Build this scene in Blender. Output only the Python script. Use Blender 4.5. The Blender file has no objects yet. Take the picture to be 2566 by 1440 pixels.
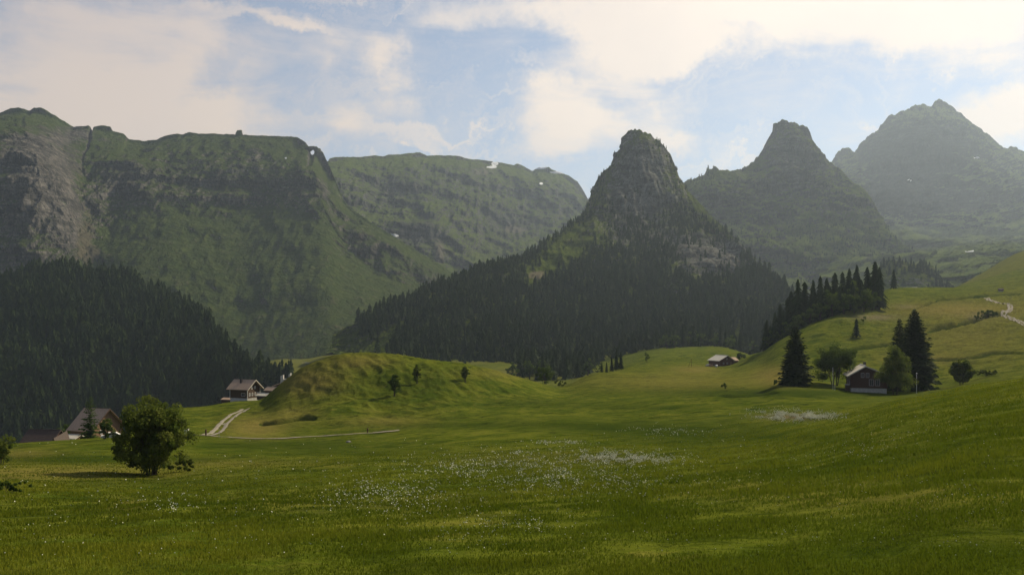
import bpy, math, random, time
import numpy as np
from mathutils import Vector, Matrix
T0 = time.time()
S = bpy.context.scene
COL = S.collection
rng = np.random.default_rng(7)
random.seed(7)

# ------------------------------------------------------------------ camera
# photograph is 2566 x 1440; horizontal field about 62 degrees, level camera, horizon at row 800
W0, H0, F, YH, CX = 2566.0, 1440.0, 2135.0, 800.0, 1283.0
cam = bpy.data.cameras.new('camera'); camo = bpy.data.objects.new('camera', cam); COL.objects.link(camo)
cam.sensor_width = 36.0; cam.lens = 36.0 * F / W0; cam.shift_y = (YH - H0 / 2) / W0
cam.clip_start = 0.5; cam.clip_end = 60000
camo.location = (0, 0, 0); camo.rotation_euler = (math.radians(90), 0, 0)
S.camera = camo

# ------------------------------------------------------------------ light
SUN_AZ, SUN_EL = math.radians(46), math.radians(37)      # right of the view direction, above the horizon
sd = Vector((math.sin(SUN_AZ) * math.cos(SUN_EL), math.cos(SUN_AZ) * math.cos(SUN_EL), math.sin(SUN_EL)))
sun = bpy.data.lights.new('sun', 'SUN'); suno = bpy.data.objects.new('sun', sun); COL.objects.link(suno)
sun.energy = 5.0; sun.angle = math.radians(0.8); sun.color = (1.0, 0.87, 0.64)
suno.rotation_euler = sd.to_track_quat('Z', 'Y').to_euler(); suno.location = (0, 0, 50)
S.view_settings.view_transform = 'Standard'; S.view_settings.look = 'None'
S.view_settings.exposure = 0.40; S.view_settings.gamma = 1.0
S.cycles.use_denoising = True
S.cycles.max_bounces = 5; S.cycles.diffuse_bounces = 2; S.cycles.volume_bounces = 0
S.cycles.transparent_max_bounces = 8
S.cycles.sample_clamp_indirect = 4.0

def px2dir(px, py):
    return Vector(((px - CX) / F, 1.0, (YH - py) / F)).normalized()

class NT:
    def __init__(s, tree): s.t = tree; s.n = tree.nodes; s.l = tree.links
    def new(s, typ, **kw):
        nd = s.n.new(typ)
        for k, v in kw.items():
            if k == 'inp':
                for i, val in v.items():
                    if hasattr(val, 'is_output') or isinstance(val, bpy.types.NodeSocket): s.l.new(val, nd.inputs[i])
                    else: nd.inputs[i].default_value = val
            else: setattr(nd, k, v)
        return nd
    def math(s, op, a, b=0.0, clamp=False):
        return s.new('ShaderNodeMath', operation=op, use_clamp=clamp, inp={0: a, 1: b}).outputs[0]
    def noise(s, vec, scale, detail=4, rough=0.55, lac=2.0, dist=0.0, out=0):
        return s.new('ShaderNodeTexNoise', inp={'Vector': vec, 'Scale': scale, 'Detail': detail, 'Roughness': rough, 'Lacunarity': lac, 'Distortion': dist}).outputs[out]
    def ramp(s, v, a, b, c=0.0, d=1.0):
        return s.new('ShaderNodeMapRange', interpolation_type='SMOOTHSTEP', inp={0: v, 1: a, 2: b, 3: c, 4: d}).outputs[0]
    def mix(s, f, a, b):
        nd = s.new('ShaderNodeMix', data_type='RGBA'); i = nd.inputs
        for sock, val in ((i[0], f), (i[6], a), (i[7], b)):
            if isinstance(val, bpy.types.NodeSocket): s.l.new(val, sock)
            else: sock.default_value = (tuple(val) + (1,))[:4] if not isinstance(val, (int, float)) else val
        return nd.outputs[2]
    def mapping(s, vec, loc=(0,0,0), rot=(0,0,0), scale=(1,1,1), typ='POINT'):
        return s.new('ShaderNodeMapping', vector_type=typ, inp={0: vec, 1: loc, 2: rot, 3: scale}).outputs[0]

# sky: Nishita, with cloud banks placed by direction
world = bpy.data.worlds.new('World'); S.world = world; world.use_nodes = True
w = NT(world.node_tree); w.n.clear()
sky = w.new('ShaderNodeTexSky', sky_type='NISHITA'); sky.sun_disc = False
sky.sun_elevation = SUN_EL; sky.sun_rotation = SUN_AZ; sky.altitude = 1500; sky.air_density = 1.0; sky.dust_density = 1.2; sky.ozone_density = 1.0
d0 = w.new('ShaderNodeTexCoord').outputs['Generated']
wn = w.noise(d0, 5.0, 8, 0.66, out=1)
wv = w.new('ShaderNodeVectorMath', operation='MULTIPLY_ADD', inp={0: wn, 1: (0.20, 0.0, 0.14), 2: d0}).outputs[0]
wv = w.new('ShaderNodeVectorMath', operation='SUBTRACT', inp={0: wv, 1: (0.10, 0.0, 0.07)}).outputs[0]
# (px, py, half width, half height, tilt in degrees, strength)
CLOUDS = [(250,250,380,190,-12,1.0),(60,120,300,150,0,.55),(470,320,300,90,5,.9),(430,150,150,60,-35,.5),(300,50,260,50,-5,.4),(120,330,300,80,0,.6),
 (990,190,62,130,-12,.85),(915,330,90,70,40,.8),(1010,110,60,40,0,.5),(650,48,170,22,-6,.75),(700,62,120,14,-8,.6),(180,190,260,16,-10,.4),(560,250,200,26,-35,.4),(850,90,130,60,-25,.45),(760,215,200,34,-20,.45),(620,370,240,50,8,.6),(850,180,30,50,-20,.3),
 (1590,110,230,100,-12,1.3),(1900,60,420,110,0,1.3),(2330,40,420,110,0,1.0),(1330,18,330,50,0,.7),(1480,30,160,60,0,.7),(2480,70,220,70,0,.6),(1690,160,120,40,0,.8),
 (1400,270,120,80,0,1.0),(1500,330,200,62,0,1.1),(1640,260,120,50,25,.9),(1340,205,90,34,0,.8),(1720,345,90,26,15,.9),(1380,385,150,34,0,.8),
 (2440,275,120,60,0,1.2),(2545,215,66,60,0,1.2),(2510,330,120,60,0,.9),(2195,298,60,13,5,.9),(1003,370,22,8,0,1.0),(1130,50,150,40,-10,.4)]
acc = None
for (cx, cy, rx, ry, ang, st) in CLOUDS:
    c = px2dir(cx, cy)
    v = w.mapping(wv, tuple(c), (0, math.radians(ang), 0), (1.15 * rx / F, 0.8, 1.15 * ry / F), 'TEXTURE')
    g = w.new('ShaderNodeTexGradient', gradient_type='SPHERICAL', inp={0: v}).outputs[1]
    t = w.math('MULTIPLY', g, st * 1.12)
    acc = t if acc is None else w.math('ADD', acc, t)
fine = w.noise(w.mapping(d0, scale=(1, 1, 2.0)), 9.0, 9, 0.68, dist=0.8)
fib = w.noise(w.mapping(d0, rot=(0, 0.35, 0), scale=(1.1, 1, 4.2)), 5, 8, 0.6, dist=1.2)
dens = w.math('ADD', acc, w.math('MULTIPLY', w.math('SUBTRACT', fine, 0.5), 1.3))
dens = w.math('ADD', dens, w.math('MULTIPLY', w.math('SUBTRACT', fib, 0.5), 1.9))
cov = w.ramp(dens, -0.2, 1.35)
cirv = w.new('ShaderNodeVectorMath', operation='MULTIPLY_ADD', inp={0: wn, 1: (0.5, 0.0, 0.3), 2: d0}).outputs[0]
cir = w.noise(w.mapping(cirv, rot=(0, 0.42, 0), scale=(1.0, 1, 4.0)), 4.2, 10, 0.64, dist=1.3)
cov = w.math('MAXIMUM', cov, w.ramp(cir, 0.42, 0.72, 0.0, 0.75))
sepd = w.new('ShaderNodeSeparateXYZ', inp={0: d0}).outputs
sdot = w.new('ShaderNodeVectorMath', operation='DOT_PRODUCT', inp={0: d0, 1: tuple(sd)}).outputs[1]
glow = w.ramp(sdot, 0.35, 0.95)
ccol = w.mix(glow, (0.68, 0.54, 0.42), (0.92, 0.79, 0.66))
ccol = w.mix(w.ramp(sdot, -0.2, 0.35, 1.0, 0.0), ccol, (0.30, 0.29, 0.29))
cshade = w.noise(d0, 3.5, 5, 0.5)
ccol = w.mix(w.ramp(cshade, 0.35, 0.75, 0.0, 0.40), ccol, (0.50, 0.46, 0.46))
ccol = w.mix(w.math('MULTIPLY', w.ramp(sepd[2], 0.18, 0.36), w.ramp(sdot, 0.4, 0.75, 0.6, 0.0)), ccol, (0.42, 0.38, 0.40))
skyc = w.new('ShaderNodeVectorMath', operation='SCALE', inp={0: sky.outputs[0], 'Scale': 0.078}).outputs[0]
veil = w.ramp(sepd[2], 0.0, 0.6, 0.5, 0.0)
skyc = w.mix(veil, skyc, w.mix(glow, (0.42, 0.44, 0.50), (0.60, 0.64, 0.68)))
final = w.mix(w.math('MULTIPLY', cov, 0.92), skyc, ccol)
# below the horizon: dull ground tone
final = w.mix(w.ramp(sepd[2], -0.06, -0.01, 1.0, 0.0), final, (0.10, 0.11, 0.08))
bg = w.new('ShaderNodeBackground', inp={0: final, 1: 1.0})
w.l.new(bg.outputs[0], w.new('ShaderNodeOutputWorld').inputs[0])
world.cycles.sampling_method = 'MANUAL'; world.cycles.sample_map_resolution = 512

# ------------------------------------------------------------------ helpers
_perm = np.random.default_rng(3).permutation(256).astype(np.int32); _perm = np.concatenate([_perm, _perm, _perm])
_g = np.random.default_rng(4).normal(size=(256, 3)); _g = (_g / np.linalg.norm(_g, axis=1)[:, None]).astype(np.float32)
def pn(x, y, z):
    x, y, z = [np.asarray(a, np.float32) for a in np.broadcast_arrays(x, y, z)]
    xi, yi, zi = np.floor(x), np.floor(y), np.floor(z)
    fx, fy, fz = x - xi, y - yi, z - zi
    xi = xi.astype(np.int32) & 255; yi = yi.astype(np.int32) & 255; zi = zi.astype(np.int32) & 255
    u, v, ww = [f * f * f * (f * (f * 6 - 15) + 10) for f in (fx, fy, fz)]
    out = 0
    for a in (0, 1):
        ha = _perm[xi + a]; wa = u if a else 1 - u
        for b in (0, 1):
            hb = _perm[ha + yi + b]; wb = wa * (v if b else 1 - v)
            for c in (0, 1):
                g = _g[_perm[hb + zi + c] & 255]
                out = out + wb * (ww if c else 1 - ww) * (g[..., 0] * (fx - a) + g[..., 1] * (fy - b) + g[..., 2] * (fz - c))
    return out * 1.6
def fbm(x, y, z, o=5, r=0.5, ridged=False):
    s = 0; a = 1.0; t = 0
    for i in range(o):
        n = pn(x * 2 ** i + 17 * i, y * 2 ** i + 5 * i, z * 2 ** i + 9 * i)
        if ridged: n = 1 - 2 * np.abs(n)
        s = s + a * n; t += a; a *= r
    return s / t
def pchip(xk, yk, x):
    """xk (..., m) increasing, yk (..., m), x (..., n) -> (..., n); rows broadcast"""
    h = np.diff(xk, axis=-1); dl = np.diff(yk, axis=-1) / h
    m = np.zeros_like(yk)
    w1 = 2 * h[..., 1:] + h[..., :-1]; w2 = h[..., 1:] + 2 * h[..., :-1]
    ok = dl[..., 1:] * dl[..., :-1] > 0
    with np.errstate(divide='ignore', invalid='ignore'):
        mm = (w1 + w2) / (w1 / dl[..., :-1] + w2 / dl[..., 1:])
    m[..., 1:-1] = np.where(ok, mm, 0); m[..., 0] = dl[..., 0]; m[..., -1] = dl[..., -1]
    idx = (x[..., :, None] >= xk[..., None, 1:-1]).sum(-1)
    tk = lambda a: np.take_along_axis(a, idx, -1)
    x0, hh = tk(xk), tk(h)
    t = np.clip((x - x0) / hh, 0, 1)
    y0, y1 = tk(yk), np.take_along_axis(yk, idx + 1, -1); m0, m1 = tk(m), np.take_along_axis(m, idx + 1, -1)
    return (2*t**3-3*t**2+1)*y0 + (t**3-2*t**2+t)*hh*m0 + (-2*t**3+3*t**2)*y1 + (t**3-t**2)*hh*m1
def line(pts, x, k=1, smooth=True):
    a = np.array(pts, float)
    return pchip(a[:, 0], a[:, k], np.clip(x, a[0, 0], a[-1, 0])) if smooth else np.interp(x, a[:, 0], a[:, k])

def tag(o, label=None, cat=None, group=None, kind=None):
    if label: o['label'] = label
    if cat: o['category'] = cat
    if group: o['group'] = group
    if kind: o['kind'] = kind
    return o
def mesh_np(name, V, Fc, mat=None, smooth=False, nv=None, attrs=None, mats=None, midx=None):
    """V (n,3); Fc (m,k) with constant k, or a tuple of arrays with different k"""
    me = bpy.data.meshes.new(name)
    Fs = Fc if isinstance(Fc, (tuple, list)) else (Fc,)
    Fs = [np.asarray(f, np.int32) for f in Fs if len(f)]
    me.vertices.add(len(V)); me.vertices.foreach_set('co', np.asarray(V, np.float32).ravel())
    nl = sum(f.size for f in Fs); npoly = sum(len(f) for f in Fs)
    me.loops.add(nl); me.loops.foreach_set('vertex_index', np.concatenate([f.ravel() for f in Fs]))
    me.polygons.add(npoly)
    tot = np.concatenate([np.full(len(f), f.shape[1], np.int32) for f in Fs])
    st = np.concatenate([[0], np.cumsum(tot)[:-1]]).astype(np.int32)
    me.polygons.foreach_set('loop_start', st); me.polygons.foreach_set('loop_total', tot)
    if midx is not None: me.polygons.foreach_set('material_index', np.asarray(midx, np.int32))
    me.update(calc_edges=True)
    for m in (mats or ([mat] if mat else [])): me.materials.append(m)
    if smooth: me.polygons.foreach_set('use_smooth', np.ones(npoly, bool))
    else: me.polygons.foreach_set('use_smooth', np.zeros(npoly, bool))
    for an, arr in (attrs or {}).items():
        ca = me.color_attributes.new(an, 'FLOAT_COLOR', 'POINT')
        c = np.ones((len(V), 4), np.float32); arr = np.asarray(arr, np.float32)
        if arr.ndim == 1: arr = arr[:, None]
        c[:, :arr.shape[1]] = arr
        if arr.shape[1] == 1: c[:, 1] = arr[:, 0]; c[:, 2] = arr[:, 0]
        ca.data.foreach_set('color', c.ravel())
    me.validate(clean_customdata=False)
    return me
def link(name, me, parent=None, loc=None):
    o = bpy.data.objects.new(name, me); COL.objects.link(o)
    if parent is not None: o.parent = parent
    if loc is not None: o.location = loc
    return o
def empty(name, loc=(0,0,0), rz=0, label=None, cat=None, group=None, scale=1.0):
    o = bpy.data.objects.new(name, None); COL.objects.link(o); o.location = loc; o.rotation_euler = (0, 0, rz)
    o.scale = (scale,) * 3; o.empty_display_size = 0.5
    return tag(o, label, cat, group)
def gridfaces(nr, nc):
    i = np.arange(nr * nc).reshape(nr, nc)
    return np.stack([i[:-1, :-1], i[:-1, 1:], i[1:, 1:], i[1:, :-1]], -1).reshape(-1, 4)

class MB:
    """collects boxes, prisms, tubes into one mesh"""
    def __init__(s): s.v = []; s.f3 = []; s.f4 = []; s.n = 0
    def add(s, V, F4=(), F3=()):
        V = np.asarray(V, float); s.v.append(V)
        if len(F4): s.f4.append(np.asarray(F4) + s.n)
        if len(F3): s.f3.append(np.asarray(F3) + s.n)
        s.n += len(V); return s
    def hexa(s, p):   # 8 points: bottom 4, top 4
        return s.add(p, [(3,2,1,0),(4,5,6,7),(0,1,5,4),(1,2,6,5),(2,3,7,6),(3,0,4,7)])
    def box(s, x0, x1, y0, y1, z0, z1):
        return s.hexa([(x0,y0,z0),(x1,y0,z0),(x1,y1,z0),(x0,y1,z0),(x0,y0,z1),(x1,y0,z1),(x1,y1,z1),(x0,y1,z1)])
    def tube(s, pts, rad, n=7):
        pts = [Vector(p) for p in pts]; V = []; m = len(pts)
        for i, p in enumerate(pts):
            d = (pts[min(i+1, m-1)] - pts[max(i-1, 0)]).normalized()
            a = d.orthogonal().normalized() if i == 0 else (a - d * a.dot(d)).normalized()
            b = d.cross(a); r = rad[i] if hasattr(rad, '__len__') else rad
            for k in range(n):
                t = 2 * math.pi * k / n; V.append(p + a * (r * math.cos(t)) + b * (r * math.sin(t)))
        F4 = [(i*n+k, i*n+(k+1) % n, (i+1)*n+(k+1) % n, (i+1)*n+k) for i in range(m-1) for k in range(n)]
        V.append(pts[-1]); F3 = [((m-1)*n+k, (m-1)*n+(k+1) % n, m*n) for k in range(n)]
        return s.add([tuple(v) for v in V], F4, F3)
    def mesh(s, name, mat, smooth=False, attrs=None):
        V = np.concatenate(s.v); Fs = [np.concatenate(f) for f in (s.f4, s.f3) if f]
        return mesh_np(name, V, Fs, mat, smooth, attrs=attrs)
    def build(s, name, mat, parent=None, smooth=False, loc=None):
        return link(name, s.mesh(name, mat, smooth), parent, loc)

# ------------------------------------------------------------------ materials
def mat_new(name):
    m = bpy.data.materials.new(name); m.use_nodes = True
    t = NT(m.node_tree); t.n.clear(); out = t.new('ShaderNodeOutputMaterial')
    return m, t, out
def bsdf(t, out, col, rough=0.9, spec=0.15, normal=None, metallic=0.0):
    b = t.new('ShaderNodeBsdfPrincipled')
    for k, v in (('Base Color', col), ('Roughness', rough), ('Specular IOR Level', spec), ('Metallic', metallic)):
        if isinstance(v, bpy.types.NodeSocket): t.l.new(v, b.inputs[k])
        else: b.inputs[k].default_value = (tuple(v) + (1,))[:4] if k == 'Base Color' else v
    if normal is not None: t.l.new(normal, b.inputs['Normal'])
    t.l.new(b.outputs[0], out.inputs[0]); return b
def simple(name, c1, c2, scale=3.0, rough=0.8, spec=0.2, stretch=(1,1,1), metallic=0.0, bump=0.0):
    m, t, out = mat_new(name); co = t.new('ShaderNodeTexCoord').outputs['Object']
    n = t.noise(t.mapping(co, scale=stretch), scale, 5, 0.65)
    nrm = t.new('ShaderNodeBump', inp={'Height': n, 'Strength': bump, 'Distance': 0.05}).outputs[0] if bump else None
    bsdf(t, out, t.mix(t.ramp(n, 0.3, 0.7), c1, c2), rough, spec, nrm, metallic)
    return m
def geo_pos(t): return t.new('ShaderNodeNewGeometry').outputs['Position']

def mat_meadow():
    m, t, out = mat_new('meadow_grass')
    p = geo_pos(t); at = t.new('ShaderNodeAttribute', attribute_name='tone').outputs[0]
    sp = t.new('ShaderNodeSeparateColor', inp={0: at}).outputs
    fl = t.mapping(p, scale=(1, 1, 1))
    n1 = t.noise(fl, 0.018, 4, 0.6); n2 = t.noise(fl, 0.11, 5, 0.6, dist=0.4); n3 = t.noise(fl, 0.9, 5, 0.7); n4 = t.noise(fl, 7.0, 4, 0.75)
    c = t.mix(t.ramp(n2, 0.33, 0.68), (0.062, 0.094, 0.0070), (0.165, 0.182, 0.019))
    c = t.mix(t.ramp(n1, 0.35, 0.7, 0, 0.6), c, (0.080, 0.100, 0.011))
    n5 = t.noise(t.mapping(p, scale=(0.6, 1.0, 1.0)), 0.33, 6, 0.68, dist=0.7)
    c = t.mix(t.ramp(n5, 0.34, 0.52, 0.85, 0.0), c, (0.020, 0.034, 0.004))
    c = t.mix(t.ramp(n5, 0.52, 0.70, 0.0, 0.7), c, (0.19, 0.175, 0.032))
    dry = t.math('ADD', t.math('MULTIPLY', sp[0], 1.0), t.math('MULTIPLY', t.math('SUBTRACT', n3, 0.5), 0.5), True)
    c = t.mix(t.math('MULTIPLY', dry, 0.85, True), c, (0.235, 0.185, 0.050))
    lush = t.math('ADD', sp[1], t.math('MULTIPLY', t.math('SUBTRACT', n2, 0.5), 0.6), True)
    c = t.mix(t.math('MULTIPLY', lush, 0.85), c, (0.026, 0.046, 0.005))
    c = t.mix(t.ramp(n3, 0.25, 0.75, 0.0, 0.55), t.mix(0.45, c, (0.010, 0.018, 0.003)), c)
    c = t.mix(t.ramp(n4, 0.52, 0.78, 0.0, 0.4), c, (0.11, 0.14, 0.025))
    c = t.mix(t.ramp(n4, 0.25, 0.45, 0.45, 0.0), c, (0.010, 0.018, 0.002))
    c = t.mix(t.math('MULTIPLY', sp[2], t.ramp(n3, 0.3, 0.6)), c, (0.16, 0.125, 0.085))
    h = t.math('ADD', t.math('ADD', t.math('MULTIPLY', n3, 1.0), t.math('MULTIPLY', n5, 2.2)), t.math('MULTIPLY', n4, 0.22))
    b = t.new('ShaderNodeBump', inp={'Height': h, 'Strength': 0.55, 'Distance': 0.5}).outputs[0]
    bsdf(t, out, c, 1.0, 0.0, b); return m
def mat_mountain(name, grass, grass2, rock, rock2, scree, sc=1.0, ang=0.45):
    m, t, out = mat_new(name); p = geo_pos(t)
    at = t.new('ShaderNodeAttribute', attribute_name='tone').outputs[0]; sp = t.new('ShaderNodeSeparateColor', inp={0: at}).outputs
    big = t.noise(p, 0.006 * sc, 6, 0.6, dist=0.3); mid = t.noise(p, 0.035 * sc, 6, 0.65); fin = t.noise(p, 0.16 * sc, 5, 0.7)
    streak = t.noise(t.mapping(p, rot=(0, ang, 0), scale=(1.0, 1.0, 0.12)), 0.05 * sc, 6, 0.65, dist=0.6)
    strata = t.noise(t.mapping(p, scale=(0.12, 0.12, 1.0)), 0.05 * sc, 5, 0.65, dist=1.2)
    crk = t.math('ABSOLUTE', t.math('SUBTRACT', t.noise(t.mapping(p, rot=(0, ang * 0.4, 0), scale=(1.0, 1.0, 0.22)), 0.075 * sc, 5, 0.6, dist=0.8), 0.5))
    crk2 = t.math('ABSOLUTE', t.math('SUBTRACT', t.noise(t.mapping(p, scale=(0.25, 0.25, 1.0)), 0.035 * sc, 5, 0.6, dist=1.0), 0.5))
    g = t.mix(t.ramp(mid, 0.35, 0.65), grass, grass2)
    g = t.mix(t.ramp(fin, 0.45, 0.7, 0.0, 0.6), g, tuple(x * 0.35 for x in grass))
    g = t.mix(t.ramp(streak, 0.56, 0.70, 0.0, 0.55), g, scree)
    g = t.mix(t.ramp(streak, 0.28, 0.40, 0.6, 0.0), g, tuple(x * 0.4 for x in grass))  # dark gully lines: relief shading put into the grass colour
    r = t.mix(t.ramp(streak, 0.38, 0.62), rock, rock2)
    r = t.mix(t.ramp(strata, 0.42, 0.60, 0.0, 0.6), r, tuple(x * 0.38 for x in rock))
    r = t.mix(t.ramp(crk, 0.0, 0.035, 0.75, 0.0), r, tuple(x * 0.2 for x in rock))  # dark cracks put into the colour, standing in for weak relief shading
    r = t.mix(t.ramp(crk2, 0.0, 0.025, 0.6, 0.0), r, tuple(x * 0.25 for x in rock))
    r = t.mix(t.ramp(fin, 0.5, 0.66, 0.0, 0.45), r, tuple(x * 0.55 for x in grass))
    g = t.mix(t.math('MULTIPLY', t.ramp(crk, 0.0, 0.022, 0.7, 0.0), t.ramp(big, 0.42, 0.6)), g, tuple(x * 0.3 for x in grass))
    nz = t.new('ShaderNodeSeparateXYZ', inp={0: t.new('ShaderNodeNewGeometry').outputs['True Normal']}).outputs[2]
    steep = t.ramp(nz, 0.42, 0.72, 0.55, -0.25)
    f = t.math('ADD', t.math('ADD', sp[0], steep), t.math('MULTIPLY', t.math('SUBTRACT', mid, 0.5), 1.6))
    f = t.math('ADD', f, t.math('MULTIPLY', t.math('SUBTRACT', strata, 0.5), 0.8))
    c = t.mix(t.ramp(f, 0.32, 0.62), g, r)
    f2 = t.math('ADD', sp[1], t.math('MULTIPLY', t.math('SUBTRACT', streak, 0.5), 1.4))
    c = t.mix(t.ramp(f2, 0.35, 0.75), c, scree)
    c = t.mix(t.ramp(t.math('ADD', sp[2], t.math('MULTIPLY', t.math('SUBTRACT', fin, 0.5), 0.7)), 0.45, 0.55), c, (0.75, 0.77, 0.80))
    h = t.math('ADD', t.math('ADD', t.math('MULTIPLY', streak, 12.0), t.math('MULTIPLY', mid, 9.0)), t.math('ADD', t.math('MULTIPLY', fin, 3.0), t.math('MULTIPLY', strata, 6.0)))
    b = t.new('ShaderNodeBump', inp={'Height': h, 'Strength': 1.0, 'Distance': 1.6 / sc}).outputs[0]
    bsdf(t, out, c, 1.0, 0.0, b); return m
def mat_leaf(name, c1, c2, trans=0.3, tcol=None):
    m, t, out = mat_new(name); at = t.new('ShaderNodeAttribute', attribute_name='tone').outputs[0]
    sp = t.new('ShaderNodeSeparateColor', inp={0: at}).outputs
    c = t.mix(sp[0], c1, c2)
    b = t.new('ShaderNodeBsdfPrincipled', inp={'Base Color': c, 'Roughness': 0.85, 'Specular IOR Level': 0.04})
    tr = t.new('ShaderNodeBsdfTranslucent', inp={0: t.mix(0.5, c, tcol or (0.12, 0.17, 0.02))})
    mx = t.new('ShaderNodeMixShader', inp={0: trans, 1: b.outputs[0], 2: tr.outputs[0]})
    t.l.new(mx.outputs[0], out.inputs[0]); return m

M = {}
M['meadow'] = mat_meadow()
M['massif'] = mat_mountain('alpine_massif', (0.042,0.064,0.015), (0.068,0.090,0.023), (0.090,0.086,0.078), (0.185,0.17,0.15), (0.105,0.095,0.06), 1.0, 0.72)
M['far'] = mat_mountain('far_massif', (0.036,0.052,0.016), (0.056,0.070,0.023), (0.050,0.053,0.056), (0.11,0.11,0.11), (0.11,0.10,0.085), 0.7, 0.6)
M['pasture_peak'] = mat_mountain('green_peak', (0.062,0.092,0.018), (0.100,0.130,0.026), (0.055,0.057,0.058), (0.125,0.122,0.118), (0.12,0.11,0.085), 0.9, 0.8)
M['slate_peak'] = mat_mountain('slate_peak', (0.080,0.115,0.026), (0.120,0.155,0.036), (0.020,0.023,0.028), (0.046,0.049,0.055), (0.075,0.07,0.062), 0.7, 0.8)
M['horn'] = mat_mountain('wooded_horn', (0.058,0.085,0.013), (0.095,0.122,0.020), (0.11,0.107,0.095), (0.24,0.235,0.21), (0.14,0.125,0.08), 1.5)
M['forest_floor'] = mat_mountain('forest_floor', (0.014,0.022,0.006), (0.02,0.03,0.008), (0.06,0.055,0.045), (0.08,0.075,0.06), (0.04,0.04,0.02), 1.5)
M['spruce'] = mat_leaf('spruce_needles', (0.009,0.019,0.006), (0.034,0.052,0.013), 0.12, (0.05,0.09,0.01))
M['larch'] = mat_leaf('larch_needles', (0.03,0.055,0.012), (0.06,0.09,0.02), 0.3)
M['leaf'] = mat_leaf('broad_leaves', (0.048,0.074,0.012), (0.155,0.17,0.032), 0.42)
M['leaf_dark'] = mat_leaf('dark_broad_leaves', (0.026,0.052,0.011), (0.080,0.115,0.022), 0.38)
M['grass'] = mat_leaf('grass_blades', (0.048,0.075,0.004), (0.19,0.195,0.016), 0.35, (0.12,0.16,0.01))
M['bark'] = simple('bark', (0.03,0.024,0.018), (0.08,0.065,0.05), 12, 0.95, 0.1, (1,1,0.2), bump=0.5)
M['petal'] = simple('white_petals', (0.50,0.50,0.36), (0.78,0.77,0.62), 40, 0.8)
M['wood_dark'] = simple('dark_brown_timber', (0.045,0.018,0.011), (0.080,0.036,0.023), 6, 0.8, 0.2, (0.3,0.3,6), bump=0.3)
M['wood_mid'] = simple('weathered_timber', (0.045,0.028,0.018), (0.10,0.062,0.038), 5, 0.85, 0.15, (0.3,0.3,5), bump=0.3)
M['wood_warm'] = simple('warm_timber', (0.13,0.078,0.045), (0.22,0.135,0.08), 5, 0.85, 0.15, (0.3,0.3,5), bump=0.3)
M['wood_red'] = simple('red_brown_timber', (0.07,0.034,0.024), (0.13,0.066,0.048), 5, 0.85, 0.15, (0.3,0.3,5), bump=0.3)
M['shingle'] = simple('grey_shingles', (0.28,0.20,0.14), (0.42,0.30,0.215), 2.2, 0.85, 0.15, (1,1,4), bump=0.3)
M['shingle_dark'] = simple('brown_roof_sheets', (0.060,0.043,0.034), (0.090,0.064,0.050), 1.2, 0.75, 0.2, (6,1,1))
M['roof_pale'] = simple('pale_metal_roof', (0.42,0.38,0.30), (0.56,0.51,0.41), 1.5, 0.6, 0.3, (5,1,1))
M['render'] = simple('whitewashed_masonry', (0.34,0.32,0.29), (0.50,0.48,0.44), 2.0, 0.9, 0.1, bump=0.2)
M['white_paint'] = simple('white_paint', (0.60,0.58,0.55), (0.74,0.72,0.69), 5, 0.6)
M['pale_paint'] = simple('pale_lilac_paint', (0.36,0.31,0.32), (0.46,0.40,0.41), 5, 0.6)
M['glass'] = simple('window_glass', (0.015,0.017,0.022), (0.03,0.035,0.045), 1.0, 0.12, 0.6)
M['metal'] = simple('grey_metal', (0.22,0.23,0.24), (0.33,0.34,0.35), 8, 0.45, 0.5, metallic=0.6)
M['chimney'] = simple('sooty_chimney', (0.02,0.018,0.018), (0.05,0.045,0.045), 8, 0.9)
M['gravel'] = simple('gravel_track', (0.17,0.15,0.11), (0.27,0.24,0.19), 1.4, 0.95, 0.1, bump=0.5)
M['stone'] = simple('grey_stone', (0.12,0.115,0.105), (0.24,0.23,0.21), 2.5, 0.95, 0.1, bump=0.6)
M['rubber'] = simple('black_rubber', (0.012,0.012,0.012), (0.025,0.025,0.025), 6, 0.8)

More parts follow.
